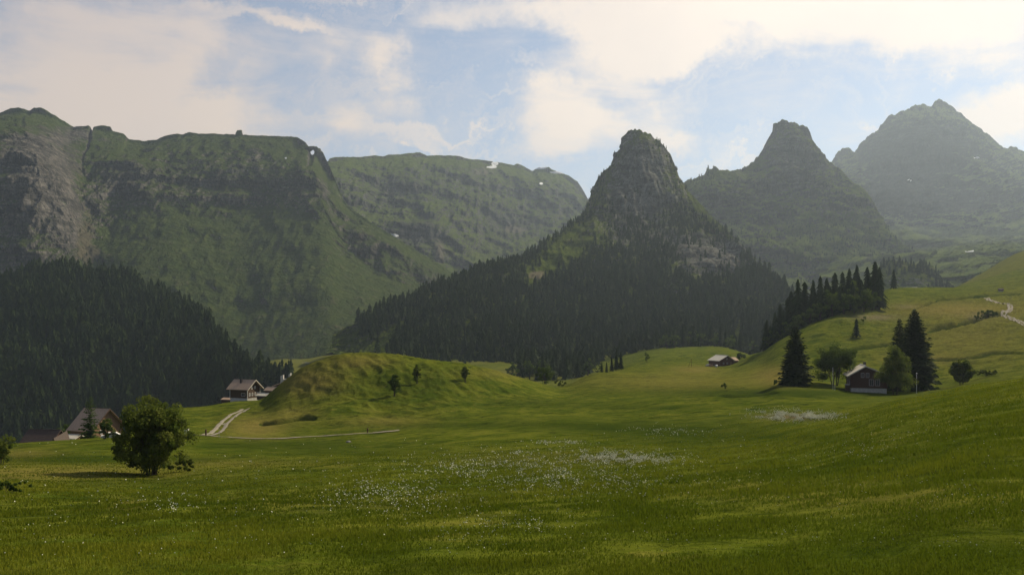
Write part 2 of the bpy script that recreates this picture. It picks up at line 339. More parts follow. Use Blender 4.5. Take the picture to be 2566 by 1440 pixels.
# ------------------------------------------------------------------ the ground
# each column: px, then (py, depth) of twelve lines from the near meadow to the far valley; depths in metres
GT = [
 (-700,[(3400,4),(1440,22),(1320,42),(1230,90),(1200,130),(1180,170),(1170,200),(1230,270),(1260,420),(1200,650),(1110,950),(890,2200),(830,9000)]),
 (0,   [(3400,4),(1440,22),(1300,42),(1195,90),(1155,130),(1130,170),(1118,200),(1155,270),(1200,420),(1190,650),(1110,950),(890,2200),(830,9000)]),
 (170, [(3400,4),(1440,21),(1300,42),(1195,95),(1150,130),(1120,170),(1104,200),(1125,270),(1200,420),(1190,650),(1100,950),(890,2200),(830,9000)]),
 (300, [(3400,4),(1440,21),(1300,42),(1192,100),(1150,135),(1112,175),(1092,205),(1100,280),(1190,430),(1180,650),(1080,950),(890,2200),(830,9000)]),
 (400, [(3380,4),(1440,20),(1295,42),(1190,105),(1140,140),(1105,180),(1062,250),(1030,330),(1150,480),(1150,650),(1060,950),(890,2200),(830,9000)]),
 (520, [(3380,4),(1440,20),(1295,42),(1185,105),(1135,145),(1097,200),(1056,260),(1018,335),(1120,480),(1100,700),(1040,1000),(890,2200),(830,9000)]),
 (600, [(3370,4),(1440,20),(1295,41),(1180,105),(1130,150),(1097,205),(1048,262),(1004,345),(1100,480),(1060,700),(1000,1000),(890,2200),(830,9000)]),
 (650, [(3370,4),(1440,20),(1290,41),(1175,106),(1130,150),(1097,205),(1050,255),(1002,335),(1070,460),(1030,700),(960,1000),(890,2200),(830,9000)]),
 (700, [(3360,4),(1440,20),(1290,41),(1170,108),(1130,150),(1097,205),(1046,250),(966,318),(1050,450),(1000,700),(935,1050),(885,2200),(830,9000)]),
 (760, [(3360,4),(1440,19),(1290,40),(1168,108),(1128,152),(1096,205),(1030,255),(922,312),(1020,450),(980,700),(930,1050),(885,2200),(830,9000)]),
 (820, [(3360,4),(1440,19),(1290,40),(1162,108),(1125,155),(1094,205),(1010,258),(898,310),(1000,450),(960,700),(910,1100),(880,2200),(830,9000)]),
 (880, [(3350,4),(1440,19),(1288,40),(1156,109),(1123,155),(1090,205),(1000,260),(887,310),(990,450),(955,700),(905,1050),(880,2200),(830,9000)]),
 (950, [(3350,4),(1440,19),(1285,40),(1148,110),(1120,155),(1086,205),(1000,262),(887,310),(980,450),(950,700),(905,1000),(880,2200),(830,9000)]),
 (1080,[(3340,4),(1440,18),(1285,39),(1140,112),(1105,160),(1070,205),(1000,262),(902,315),(980,450),(950,700),(900,1000),(880,2200),(830,9000)]),
 (1200,[(3340,4),(1440,18),(1280,39),(1132,115),(1090,165),(1050,215),(1000,270),(919,325),(980,450),(950,700),(900,1000),(880,2200),(830,9000)]),
 (1300,[(3320,4),(1440,18),(1278,38),(1122,118),(1080,170),(1035,225),(990,285),(944,340),(985,460),(955,700),(900,1000),(880,2200),(830,9000)]),
 (1400,[(3320,4),(1440,18),(1275,38),(1116,120),(1070,175),(1025,235),(992,300),(970,370),(972,480),(955,700),(900,1000),(880,2200),(830,9000)]),
 (1500,[(3300,4),(1440,17),(1270,37),(1110,122),(1065,180),(1015,245),(970,320),(934,420),(944,520),(935,700),(890,1000),(880,2200),(830,9000)]),
 (1650,[(3280,4),(1440,17),(1262,36),(1103,125),(1060,175),(1005,240),(962,320),(925,430),(906,560),(874,850),(868,1000),(870,2200),(830,9000)]),
 (1800,[(3250,4),(1440,16),(1255,35),(1088,130),(1054,170),(1000,230),(955,320),(925,450),(904,560),(869,850),(866,1000),(870,2200),(830,9000)]),
 (1900,[(3220,4),(1440,16),(1250,34),(1072,130),(1040,170),(990,240),(945,320),(908,430),(886,500),(895,850),(885,1000),(870,2200),(830,9000)]),
 (1960,[(3200,4),(1440,16),(1245,34),(1062,130),(1036,165),(968,256),(930,320),(885,400),(850,480),(900,750),(885,1000),(870,2200),(830,9000)]),
 (2050,[(3180,4),(1440,15),(1240,33),(1045,130),(1028,165),(969,258),(925,325),(862,400),(806,480),(860,750),(860,1000),(860,2200),(830,9000)]),
 (2150,[(3150,4),(1440,15),(1230,32),(1024,128),(1016,165),(978,262),(930,325),(850,410),(776,500),(800,700),(810,1000),(860,2200),(830,9000)]),
 (2230,[(3120,4),(1440,15),(1220,32),(1007,125),(1006,165),(984,262),(922,335),(832,430),(765,540),(723,680),(770,1000),(860,2200),(830,9000)]),
 (2340,[(3080,4),(1440,14),(1205,31),(985,120),(994,165),(978,262),(905,340),(812,440),(752,560),(722,700),(745,1000),(840,2200),(830,9000)]),
 (2450,[(3040,4),(1440,14),(1190,30),(966,112),(976,165),(955,262),(882,345),(795,450),(745,570),(722,700),(690,1250),(820,2200),(830,9000)]),
 (2566,[(3000,4),(1440,14),(1180,30),(950,105),(958,165),(932,262),(860,350),(782,460),(733,600),(690,800),(628,1300),(780,2200),(830,9000)]),
 (3300,[(2900,4),(1400,14),(1100,30),(850,95),(850,165),(820,262),(760,350),(690,460),(640,600),(590,800),(520,1300),(700,2200),(830,9000)]),
]
gp = np.array([c[0] for c in GT], float)
gY = np.log(np.array([[q[1] for q in c[1]] for c in GT], float)); gV = np.array([[q[0] for q in c[1]] for c in GT], float)
PXG = np.arange(-700, 3301, 5.0)
LG = np.linspace(math.log(4), math.log(9000), 720)
colY = np.stack([pchip(gp, gY[:, k].copy(), PXG) for k in range(gY.shape[1])], 1)
colV = np.stack([pchip(gp, gV[:, k].copy(), PXG) for k in range(gV.shape[1])], 1)
TV = pchip(colY, colV, np.broadcast_to(LG, (len(PXG), len(LG))).copy())      # rows px, cols log depth -> py
TZ = (YH - TV) / F * np.exp(LG)[None]
def blur(a, ax, n):
    for _ in range(n):
        p = np.pad(a, [(1, 1) if i == ax else (0, 0) for i in range(2)], mode='edge')
        a = (np.take(p, range(0, a.shape[ax]), ax) + 2 * a + np.take(p, range(2, a.shape[ax] + 2), ax)) / 4
    return a
TZ = blur(TZ, 0, 6)
DITCH = []
def gz(x, y, detail=True):
    x = np.asarray(x, float); y = np.maximum(np.asarray(y, float), 4.0)
    px = x / y * F + CX
    i = np.clip((px - PXG[0]) / 5.0, 0, len(PXG) - 1.001); j = np.clip((np.log(y) - LG[0]) / (LG[1] - LG[0]), 0, len(LG) - 1.001)
    i0 = i.astype(int); j0 = j.astype(int); fi = i - i0; fj = j - j0
    z = (TZ[i0, j0] * (1-fi) * (1-fj) + TZ[i0+1, j0] * fi * (1-fj) + TZ[i0, j0+1] * (1-fi) * fj + TZ[i0+1, j0+1] * fi * fj)
    for (dp0, dy0, dp1, dy1, dd_, dw_) in DITCH:
        tq = np.clip((px - dp0) / (dp1 - dp0), 0, 1); e_ = np.clip((px - dp0) / 18, 0, 1) * np.clip((dp1 - px) / 18, 0, 1)
        cy_ = dy0 + (dy1 - dy0) * tq + 2.5 * np.sin(px / 23.0)
        z = z - e_ * dd_ * np.exp(-((y - cy_) / dw_) ** 2) + e_ * 0.5 * dd_ * np.exp(-((y - cy_ - 2.2 * dw_) / dw_) ** 2)
    if detail:
        z = z + 0.75 * np.clip((y - 18) / 50, 0, 1) * fbm(x / 26, y / 22, 7.7, 3) + 0.12 * np.clip((y - 10) / 20, 0, 1) * fbm(x / 5, y / 5, 1.7, 3)
        a = np.clip((y - 60) / 200, 0, 1)
        z = z + (0.05 + 0.35 * a) * fbm(x / 9, y / 9, 0.3, 4)
        z = z + np.clip(y / 400, 0.0, 1.0) * 1.1 * fbm(x / 38, y / 38, 4.3, 3)
        # hummocks and cattle terraces on the knoll and on the right-hand slope
        k = np.exp(-((px - 1010) / 330) ** 2 - ((y - 285) / 50) ** 2) + 1.0 / (1 + np.exp(-(px - 2060) / 60)) * np.exp(-((y - 480) / 170) ** 2)
        z = z + k * 1.7 * (fbm((x + 0.7 * y) / 7, (y * 0.9 - x * 0.4) / 15, 2.1, 5, 0.55, True) - 0.3)
    return z
def at(px, Y, dz=0.0):
    x = (px - CX) / F * Y
    return Vector((x, Y, float(gz(np.array([x]), np.array([Y]))[0]) + dz))
def locate(px, py, Ymin=6, Ymax=1200):
    """where the sight line through a picture point meets the ground"""
    Y = np.exp(np.linspace(math.log(Ymin), math.log(Ymax), 900)); x = (px - CX) / F * Y
    hit = np.nonzero(gz(x, Y) >= (YH - py) / F * Y)[0]
    k = hit[0] if len(hit) else len(Y) - 1
    return at(px, Y[k])

for (a0, b0, a1, b1, dd_, dw_) in ((2325,834,2405,814,2.6,3.4),(2400,814,2525,786,3.4,4.2),(2285,780,2350,754,1.8,2.8),(2345,754,2475,743,2.0,3.2),(2130,874,2310,852,1.6,2.6),(650,1064,795,1048,1.7,1.7),(1925,948,1990,925,1.2,2.2),(1660,905,1800,885,1.4,4),(2380,676,2530,640,3.5,8),(2330,905,2566,882,1.0,2.2),(2440,745,2566,735,1.6,4),(1800,992,1960,984,.9,2)):
    q0, q1_ = locate(a0, b0, 60, 1300), locate(a1, b1, 60, 1300); DITCH.append((a0, q0.y, a1, q1_.y, dd_, dw_))
blob = lambda px, py, L: sum(s * np.exp(-((px - a) / rx) ** 2 - ((py - b) / ry) ** 2) for a, b, rx, ry, s in L) if L else 0 * px
cols = np.concatenate([np.arange(-3400, -700, 90), np.arange(-700, -40, 20), np.arange(-40, 2610, 3.0), np.arange(2610, 3301, 20), np.arange(3390, 6000, 90)])
Yr = np.exp(np.concatenate([np.linspace(math.log(4), math.log(60), 150), np.linspace(math.log(60), math.log(900), 560)[1:], np.linspace(math.log(900), math.log(9000), 70)[1:]]))
Yr = np.concatenate([[-60, -40, -25, -15, -8, -4, -2, 0, 1, 2, 3], Yr]); GYy = np.broadcast_to(Yr[:, None], (len(Yr), len(cols)))
GX = (cols[None, :] - CX) / F * (np.maximum(Yr, 0)[:, None] + 14.0)
GZ = gz(GX, GYy)
gpx = GX / np.maximum(GYy, 4) * F + CX; gpy = YH - GZ / np.maximum(GYy, 4) * F
dry = blob(gpx, gpy, [(2420,850,200,70,.45),(2560,760,120,60,.2),(2380,775,160,20,.7),(1950,940,60,26,.8),(1700,955,260,25,.45),(1740,925,60,10,.6),(770,955,90,40,.85),(900,905,90,18,.6),(640,1070,80,28,.9),(150,1185,330,22,.7),(60,1140,90,14,.6),(560,1160,250,12,.4),(960,1055,110,14,.5),(740,1035,60,20,.5),
      (310,1265,60,20,.55),(700,1260,160,40,.25),(1830,1230,320,30,.25),(2250,1250,260,50,.25),(1080,1270,200,30,.3),(1350,1150,250,30,.2),(2300,900,90,14,.5),(1280,935,150,14,.4),(620,940,10,10,0)])
dry = dry * 1.15 * (GYy < 900) + (GYy >= 900) * 0.3
lush = 1.25 * blob(gpx, gpy, [(1200,1065,260,7,.5),(900,1135,300,7,.5),(1650,1020,200,7,.5),(2000,1095,160,8,.6),(350,1150,260,10,.7),(1050,970,150,45,.5),(1950,985,300,12,.8),(1720,1090,200,35,.7),(700,1115,320,14,.7),(1500,1070,160,18,.5),(150,1150,180,12,.6),(1400,1200,350,30,.35),(2350,1150,200,40,.4),(2450,1350,250,80,.5),(2200,1180,120,30,.3),(500,1210,300,16,.5),(1350,1010,200,12,.4)])
for (dp0, dy0, dp1, dy1, dd_, dw_) in DITCH:
    tq = np.clip((gpx - dp0) / (dp1 - dp0), 0, 1); e_ = (gpx > dp0) & (gpx < dp1)
    lush = lush + 1.3 * e_ * np.exp(-((GYy - (dy0 + (dy1 - dy0) * tq + 2.5 * np.sin(gpx / 23.0))) / dw_) ** 2)
bare = blob(gpx, gpy, [(1990,1044,75,8,.9),(1540,1153,80,6,.5),(2190,795,60,8,.8),(2450,792,30,10,.5),(2270,768,30,5,.5)])
ground = link('ground', mesh_np('ground', np.stack([GX, GYy, GZ], -1).reshape(-1, 3), gridfaces(*GX.shape)[:, ::-1][:, ::-1], M['meadow'], True,
              attrs={'tone': np.stack([dry, lush, bare], -1).reshape(-1, 3)}))
tag(ground, kind='structure')
print('ground', round(time.time() - T0, 1))

# ------------------------------------------------------------------ the mountains
def loft(name, lines, subs, step, mat, amp=(18, 6), freq=90.0, blobs=None, rib=0.0, back=(160, 900), crest_rough=1.0, under_px=9.0, low=1.0, gul=0.0, gulw=70.0, smoothk=True, seed=0, skew=0.5, kinds=None):
    """lines from foot to crest: lists of (px, py, depth). A back slope is added behind the crest."""
    p0 = max(l[0][0] for l in lines); p1 = min(l[-1][0] for l in lines)
    px = np.arange(p0, p1 + 0.1, step)
    cl = lines[-1]; cpy = np.interp(px, [a[0] for a in cl], [a[1] for a in cl]); kn = int(50 / step)
    sm = np.convolve(np.pad(cpy, kn, mode='edge'), np.ones(2 * kn + 1) / (2 * kn + 1), 'valid')
    under = np.maximum(sm, cpy) + under_px
    lines = list(lines[:-1]) + [[(a, b_, d_) for a, b_, d_ in zip(px, under, line(cl, px, 2) - 30)]] + [cl]
    subs = list(subs) + [12]
    P = []
    for i, l in enumerate(lines):
        cr = i == len(lines) - 1
        py = np.interp(px, [a[0] for a in l], [a[1] for a in l]) if cr or i == len(lines) - 2 else line(l, px, 1)
        P.append((py, line(l, px, 2)))
    A = np.stack([p[0] for p in P], 1); D = np.stack([p[1] for p in P], 1)
    V = (YH - A) / F
    Z = V * D
    Z = np.concatenate([Z, (Z[:, -1] - back[0])[:, None], (Z[:, -1] - back[0] - 500)[:, None]], 1)
    D = np.concatenate([D, (D[:, -1] + back[1])[:, None], (D[:, -1] + back[1] + 1500)[:, None]], 1)
    subs = list(subs) + [14, 8]
    tk = np.arange(len(subs) + 1, dtype=float)
    tt = np.concatenate([np.linspace(i, i + 1, n, endpoint=False) for i, n in enumerate(subs)] + [[len(subs)]])
    tkb = np.broadcast_to(tk, (len(px), len(tk))).copy(); ttb = np.broadcast_to(tt, (len(px), len(tt))).copy()
    if smoothk: ZZ = pchip(tkb, Z, ttb); DD = pchip(tkb, D, ttb)
    else:
        ZZ = np.stack([np.interp(tt, tk, z) for z in Z]); DD = np.stack([np.interp(tt, tk, z) for z in D])
    XX = (px[:, None] - CX) / F * DD
    # erosion: ridged noise pushed mostly along depth; it fades at the crest so that the skyline stays put
    nc = len(lines) - 1
    wt = np.where(tt > nc, np.clip((tt - nc) * 0.8, 0, 1), np.where(tt > nc - 1, 0.10 * (nc - tt), np.clip(0.10 + (nc - 1 - tt) * 1.1, 0, 1)))
    wt = wt * np.where(tt < 1.1, low + (1 - low) * np.clip((tt - 0.75) / 0.35, 0, 1), 1.0)
    wcr = wt[None] * np.clip(tt / 0.3, 0, 1)[None]
    s = seed * 13.7
    q1 = fbm((XX + skew * ZZ) / (freq * 2.2) + s, DD / (freq * 4), ZZ / (freq * 5) + s, 5, 0.5, True)
    q2 = fbm(XX / freq + s, DD / freq, ZZ / (freq * 0.7), 6, 0.58)
    q3 = fbm(XX / (freq * 4) + s, DD / (freq * 4) + 3, ZZ / (freq * 0.35), 4, 0.5)
    DD = DD - wcr * (amp[0] * 1.6 * q1 + amp[0] * 1.2 * q2 + amp[0] * 0.5 * q3)
    if rib: DD = DD - wcr * rib * fbm(XX / (freq * 0.25), DD / (freq * 1.5), ZZ / (freq * 1.3), 4, 0.6, True)
    if gul: DD = DD - gul * np.clip(wcr * 2, 0, 1) * (fbm((XX + skew * ZZ + 25 * q2) / gulw + s, DD / 1400, ZZ / 900 + s, 3, 0.55, True) - 0.4)
    ZZ = ZZ + amp[1] * wcr * q2 + crest_rough * 0.0016 * D[:, nc][:, None] * fbm(XX / (freq * 0.12) + s, DD / (freq), ZZ / freq, 4, 0.65) * (1 - wcr * 0.5)
    qpx = XX / DD * F + CX; qpy = YH - ZZ / DD * F
    bl = blobs or {}
    tone = np.stack([blob(qpx, qpy, bl.get('rock')), blob(qpx, qpy, bl.get('scree')), blob(qpx, qpy, bl.get('snow'))], -1)
    if 'base' in bl: tone[..., 0] += bl['base']
    tone[..., 2] *= (tt <= nc + 0.5)[None]
    V3 = np.stack([XX, DD, ZZ], -1)
    me = mesh_np(name, V3.reshape(-1, 3), gridfaces(*XX.shape), mat, True, attrs={'tone': tone.reshape(-1, 3)})
    o = tag(link(name, me), kind='structure')
    return dict(o=o, P=V3, px=qpx, py=qpy, nfront=int(sum(subs[:-2])), n=len(px))

CR2 = [(-500,330,3000),(-150,300,3000),(0,284,2900),(25,273,2900),(48,270,2900),(75,279,2900),(85,271,2900),(105,271,2900),(130,285,2900),(160,305,2900),(185,320,2900),(195,317,2900),(222,316,2900),(229,322,2900),(231,334,2900),(235,318,2900),(256,315,2900),(277,317,2900),(283,330,2900),(312,337,2900),(322,349,2900),(360,355,2900),(395,350,2900),(415,341,2900),(445,336,2900),(458,339,2900),(475,331,2900),(500,336,2900),(560,337,2900),(590,338,2900),(593,327,2900),(606,326,2900),(609,339,2900),(690,342,2900),(745,344,2900),(765,357,2850),(774,368,2850),(777,374,2850),(779,387,2850),(786,388,2850),(790,375,2850),(800,374,2850),(810,383,2840),(817,398,2820),(822,408,2800),(838,445,2700),(860,500,2600),(880,523,2550),(935,560,2480),(985,592,2450),(1050,632,2450),(1110,667,2460),(1180,715,2500),(1260,744,2560)]
m2 = loft('mountain', [
  [(-500,900,1800),(300,880,1700),(500,900,1680),(620,935,1650),(720,930,1630),(800,898,1660),(900,833,1760),(1000,780,1960),(1100,765,2200),(1260,750,2520)],
  [(-500,700,2000),(0,640,2000),(100,640,2000),(180,632,2050),(230,600,2150),(300,520,2340),(400,500,2390),(500,508,2420),(620,518,2430),(700,508,2430),(800,505,2420),(870,610,2300),(1000,690,2230),(1110,718,2330),(1260,750,2530)],
  [(-500,480,2200),(0,400,2150),(60,405,2150),(150,440,2200),(230,500,2300),(300,440,2480),(400,430,2540),(500,440,2570),(620,438,2570),(700,447,2570),(800,449,2560),(850,535,2470),(1000,640,2340),(1110,692,2400),(1260,747,2540)],
  CR2], [110, 70, 70], 2.4, M['massif'], amp=(44, 9), freq=150, rib=30, low=0.35, gul=16, gulw=85, seed=1, crest_rough=0.9, skew=0.9,
  blobs={'base': 0.02, 'rock': [(600,395,240,40,.34),(180,400,150,90,.38),(330,470,120,60,.2),(60,380,110,90,.75),(120,520,70,110,.8),(30,560,50,90,.5),(200,330,60,20,.5),(180,590,40,70,.7),(560,478,190,24,.48),(750,478,90,26,.45),(310,440,45,50,.45),(300,560,60,18,.3),(640,390,25,60,.4),(900,590,60,45,.6),(780,380,40,12,.4),(400,350,400,9,.3)],
         'scree': [(215,600,28,70,.8),(200,440,22,60,.5),(640,525,60,12,.4),(250,640,60,20,.5),(720,900,60,22,.3),(850,820,60,20,.4),(700,700,240,60,.12)], 'snow': [(716,396,3,3,1),(853,429,6,3,1)]})
m3 = loft('mountain', [
  [(740,790,3036),(1000,745,2885),(1200,735,2801),(1400,710,2842),(1620,700,2940)],
  [(740,620,2800),(900,600,3088),(1000,600,3104),(1100,645,3017),(1200,650,3265),(1300,612,3712),(1400,600,3880),(1620,620,4074)],
  [(740,480,3150),(900,480,3474),(1000,500,3635),(1100,480,3879),(1300,480,4379),(1400,500,4559),(1620,600,4656)],
  [(740,420,3500),(822,406,3684),(826,398,3693),(840,394,3725),(900,394,3860),(938,390,3945),(960,392,3994),(975,388,4028),(1000,387,4084),(1052,382,4202),(1070,391,4242),(1095,389,4298),(1150,391,4422),(1175,399,4478),(1210,401,4557),(1270,411,4692),(1287,414,4730),(1298,410,4755),(1318,420,4800),(1334,429,4836),(1348,420,4850),(1375,419,4850),(1384,425,4850),(1425,440,4850),(1447,455,4850),(1462,478,4850),(1472,497,4850),(1500,540,4850),(1620,640,4850)]],
  [50, 55, 45], 2.6, M['pasture_peak'], amp=(90, 12), freq=210, rib=60, gul=25, gulw=140, seed=2, crest_rough=0.6,
  blobs={'base': 0.24, 'rock': [(900,660,160,60,-.4),(1300,650,160,40,-.4),(1050,590,75,45,.8),(1000,470,120,50,.5),(1280,560,110,40,.55),(1200,430,60,40,.4),(1400,470,60,40,.2)],
         'scree': [(1210,430,50,18,.6),(1100,630,20,40,.8),(1290,575,35,12,.9),(1070,560,60,14,.3)], 'snow': [(1240,410,9,5,1.3),(1232,419,14,3,1.2),(1352,421,18,3.2,1.3),(1405,432,28,3.5,1.3),(985,590,14,4,1.4),(1356,460,5,3,1.2)]})
M4C = [(840,832,1330),(890,812,1340),(1000,764,1380),(1100,722,1430),(1200,680,1520),(1310,655,1650),(1350,620,1700),(1400,585,1780),(1440,556,1850),(1462,535,1900),(1476,505,1960),(1484,470,2000),(1500,445,2030),(1513,428,2040),(1530,418,2060),(1536,396,2080),(1541,383,2080),(1553,377,2090),(1556,362,2100),(1556,346,2100),(1566,338,2100),(1575,330,2100),(1592,326,2100),(1612,330,2100),(1630,340,2100),(1650,354,2100),(1664,368,2100),(1676,380,2100),(1684,400,2090),(1692,418,2080),(1703,445,2060),(1718,472,2040),(1760,518,1950),(1830,585,1750),(1880,640,1600),(1930,695,1420),(1965,735,1300),(2040,800,1150)]
m4 = loft('mountain', [
  [(840,890,1150),(930,925,1050),(1000,945,960),(1200,965,900),(1400,962,900),(1600,930,930),(1700,890,930),(1900,885,960),(2040,870,1050)],
  [(840,862,1240),(1000,840,1150),(1200,825,1150),(1400,810,1200),(1600,790,1250),(1700,770,1280),(1850,775,1230),(1960,815,1130),(2040,845,1090)],
  [(840,842,1300),(1000,780,1300),(1200,725,1350),(1400,690,1480),(1600,660,1560),(1750,640,1560),(1900,715,1390),(1960,765,1230),(2040,820,1120)],
  [(840,835,1325),(1000,768,1350),(1200,695,1450),(1350,645,1620),(1450,585,1780),(1500,530,1880),(1600,510,1930),(1700,530,1900),(1800,600,1720),(1900,685,1500),(1960,745,1280),(2040,806,1140)],
  M4C], [60, 50, 50, 70], 2.2, M['horn'], amp=(24, 5), freq=90, rib=20, seed=3, crest_rough=3.2, under_px=6, skew=0.2,
  blobs={'base': -0.05, 'rock': [(1600,400,75,70,.9),(1640,500,100,80,.75),(1560,500,60,60,.6),(1770,650,110,70,.9),(1560,600,70,60,.6),(1690,600,80,50,.5),(1405,645,60,70,-.9),(1850,640,60,50,.6)],
         'scree': [(1345,690,30,16,.9),(1560,390,20,25,.5)]})
m5 = loft('mountain', [
  [(1640,880,1900),(2000,830,1800),(2200,770,1900),(2460,730,2200)],
  [(1640,680,2500),(1800,660,2500),(2000,665,2450),(2200,700,2300),(2460,726,2230)],
  [(1640,540,2900),(1800,510,3000),(1900,480,3100),(2000,480,3100),(2100,520,3000),(2200,625,2600),(2460,722,2250)],
  [(1640,500,3100),(1700,465,3200),(1720,452,3200),(1750,444,3200),(1766,439,3200),(1772,424,3200),(1790,420,3200),(1810,424,3200),(1832,429,3200),(1850,422,3200),(1868,421,3300),(1890,404,3350),(1908,380,3400),(1925,348,3400),(1936,325,3400),(1937,308,3400),(1946,308,3400),(1960,302,3400),(1985,311,3400),(1998,309,3400),(2012,314,3400),(2024,323,3400),(2029,336,3400),(2033,350,3400),(2046,366,3400),(2058,384,3400),(2066,397,3400),(2080,407,3400),(2100,425,3300),(2130,450,3200),(2165,475,3100),(2195,520,2900),(2225,575,2750),(2270,630,2600),(2350,690,2400),(2460,718,2270)]],
  [60, 70, 70], 2.5, M['pasture_peak'], amp=(85, 12), freq=170, rib=60, gul=18, gulw=80, seed=4, crest_rough=3.6, under_px=6, skew=0.8,
  blobs={'rock': [(1975,370,75,70,.9),(2020,450,110,40,.5),(1850,480,100,24,.3),(2100,520,50,30,.3),(2100,600,120,70,-.3),(1900,600,60,40,.3)], 'scree': [(1960,450,80,12,.2)]})
m6 = loft('mountain', [
  [(2010,770,1700),(2200,760,1500),(2350,745,1450),(2566,740,1500),(3100,740,1700)],
  [(2010,660,2600),(2200,650,2450),(2300,648,2400),(2400,632,2450),(2500,626,2500),(2566,628,2500),(3100,600,2500)],
  [(2010,600,3600),(2200,590,3600),(2350,606,3600),(2470,608,3500),(2566,598,3500),(3100,560,3400)],
  [(2010,500,4500),(2200,480,4500),(2350,500,4400),(2566,500,4400),(3100,480,4500)],
  [(2010,470,5500),(2060,430,5500),(2084,408,5500),(2096,384,5500),(2112,370,5500),(2122,371,5500),(2138,384,5500),(2152,362,5500),(2170,348,5500),(2184,333,5500),(2198,326,5500),(2204,314,5500),(2216,306,5500),(2226,296,5500),(2233,285,5500),(2243,290,5500),(2262,280,5500),(2276,274,5500),(2292,265,5500),(2310,262,5500),(2322,268,5500),(2334,269,5500),(2342,255,5500),(2352,249,5500),(2364,253,5500),(2376,263,5500),(2420,296,5500),(2470,334,5500),(2515,371,5500),(2523,371,5500),(2532,365,5500),(2566,380,5500),(2700,440,5500),(3100,520,5500)]],
  [30, 30, 45, 60], 2.8, M['slate_peak'], amp=(150, 14), freq=280, rib=100, gul=30, gulw=130, seed=5, crest_rough=4.0, under_px=6, skew=0.6,
  blobs={'base': -0.2, 'rock': [(2350,645,300,60,-1.4),(2300,380,260,130,1.3),(2330,520,260,40,.5),(2200,500,160,60,.45),(2480,520,120,60,.35)], 'snow': [(2280,452,6,3,1.1),(2447,395,10,3,1.1),(2430,629,12,2.2,1.4)]})
m1 = loft('forest_hillside', [
  [(-700,1230,850),(0,1200,850),(300,1160,850),(500,1110,850),(700,1000,850),(790,965,850)],
  [(-700,980,1050),(0,950,1050),(300,925,1050),(500,925,1000),(600,945,930),(700,962,880),(790,960,860)],
  [(-700,700,1450),(0,700,1420),(100,680,1400),(200,682,1400),(300,698,1370),(400,732,1320),(480,778,1230),(540,832,1120),(600,905,1000),(680,948,900),(790,958,865)]],
  [80, 90], 3.0, M['forest_floor'], amp=(14, 4), freq=80, seed=6, back=(90, 300))
m8 = loft('wooded_hummock', [
  [(2170,760,1400),(2270,750,1400),(2390,742,1400)],
  [(2170,730,1440),(2220,697,1440),(2280,697,1440),(2330,702,1440),(2390,737,1430)],
  [(2170,722,1460),(2215,668,1500),(2235,650,1510),(2262,655,1510),(2290,663,1510),(2338,664,1490),(2352,690,1470),(2366,722,1450),(2390,735,1435)]],
  [20, 25], 3.0, M['horn'], amp=(7, 2), freq=40, seed=7, back=(30, 60), blobs={'rock': [(2300,705,50,16,.6)]})
print('mountains', round(time.time() - T0, 1))

# rock arch and summit block on the left-hand skyline
def ribbon_arch():
    path = [(768,374,8),(774,374,7),(779,372,5.5),(785,371,4.5),(791,373,6),(797,379,8),(800,386,8)]
    Yd = 2825; k = 10; C_ = []
    a_ = np.array(path, float); t_ = np.linspace(0, len(path) - 1, 30); q_ = np.stack([np.interp(t_, range(len(path)), a_[:, c]) for c in range(3)], 1)
    V = []
    for i in range(len(q_)):
        d = q_[min(i+1, 29)] - q_[max(i-1, 0)]; l_ = math.hypot(d[0], d[1]); nx, nz = -d[1] / l_, -d[0] / l_
        px, py, r = q_[i]; ctr = np.array([(px - CX) / F * Yd, Yd, (YH - py) / F * Yd]); rad = r / F * Yd
        for j in range(k):
            b = 2 * math.pi * j / k; w_ = 1 + .14 * math.sin(j * 3 + i * 1.3)
            V.append(ctr + np.array([nx, 0, nz]) * rad * math.cos(b) * w_ + np.array([0, rad * 1.6 * math.sin(b), 0]))
    Fc = [(i*k+j, i*k+(j+1) % k, (i+1)*k+(j+1) % k, (i+1)*k+j) for i in range(len(q_)-1) for j in range(k)]
    return mesh_np('rock_arch', np.array(V), np.array(Fc), M['massif'], True, attrs={'tone': np.tile([0.6, 0, 0], (len(V), 1))})

# ------------------------------------------------------------------ conifers
def conifer_template(tiers, n, seed, droop=0.10, slim=1.0, detail=1):
    """unit height, radius about 0.17; jagged skirts one above the other"""
    r = np.random.default_rng(seed); V = []; Fc = []; c = []
    for k in range(tiers):
        t = k / tiers; z1 = 0.06 + 0.94 * (1 - (1 - t) ** 1.12) ; zt = min(1.0, z1 + 1.9 / tiers * (1.08 - 0.3 * t))
        R = 0.172 * slim * (1 - t) ** 0.82 * (0.9 + 0.2 * r.random()) + 0.008
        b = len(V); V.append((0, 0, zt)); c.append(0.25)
        off = r.random() * 6.28
        for j in range(n):
            a = off + 2 * math.pi * j / n + r.normal() * 0.12
            rr = R * (1.0 + 0.22 * r.normal() if j % 2 == 0 else 0.55 + 0.1 * r.random())
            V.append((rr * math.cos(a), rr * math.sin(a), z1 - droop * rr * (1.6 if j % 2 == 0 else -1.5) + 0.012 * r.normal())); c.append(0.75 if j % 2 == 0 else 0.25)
        for j in range(n): Fc.append((b, b + 1 + j, b + 1 + (j + 1) % n))
    return np.array(V), np.array(Fc), np.array(c)
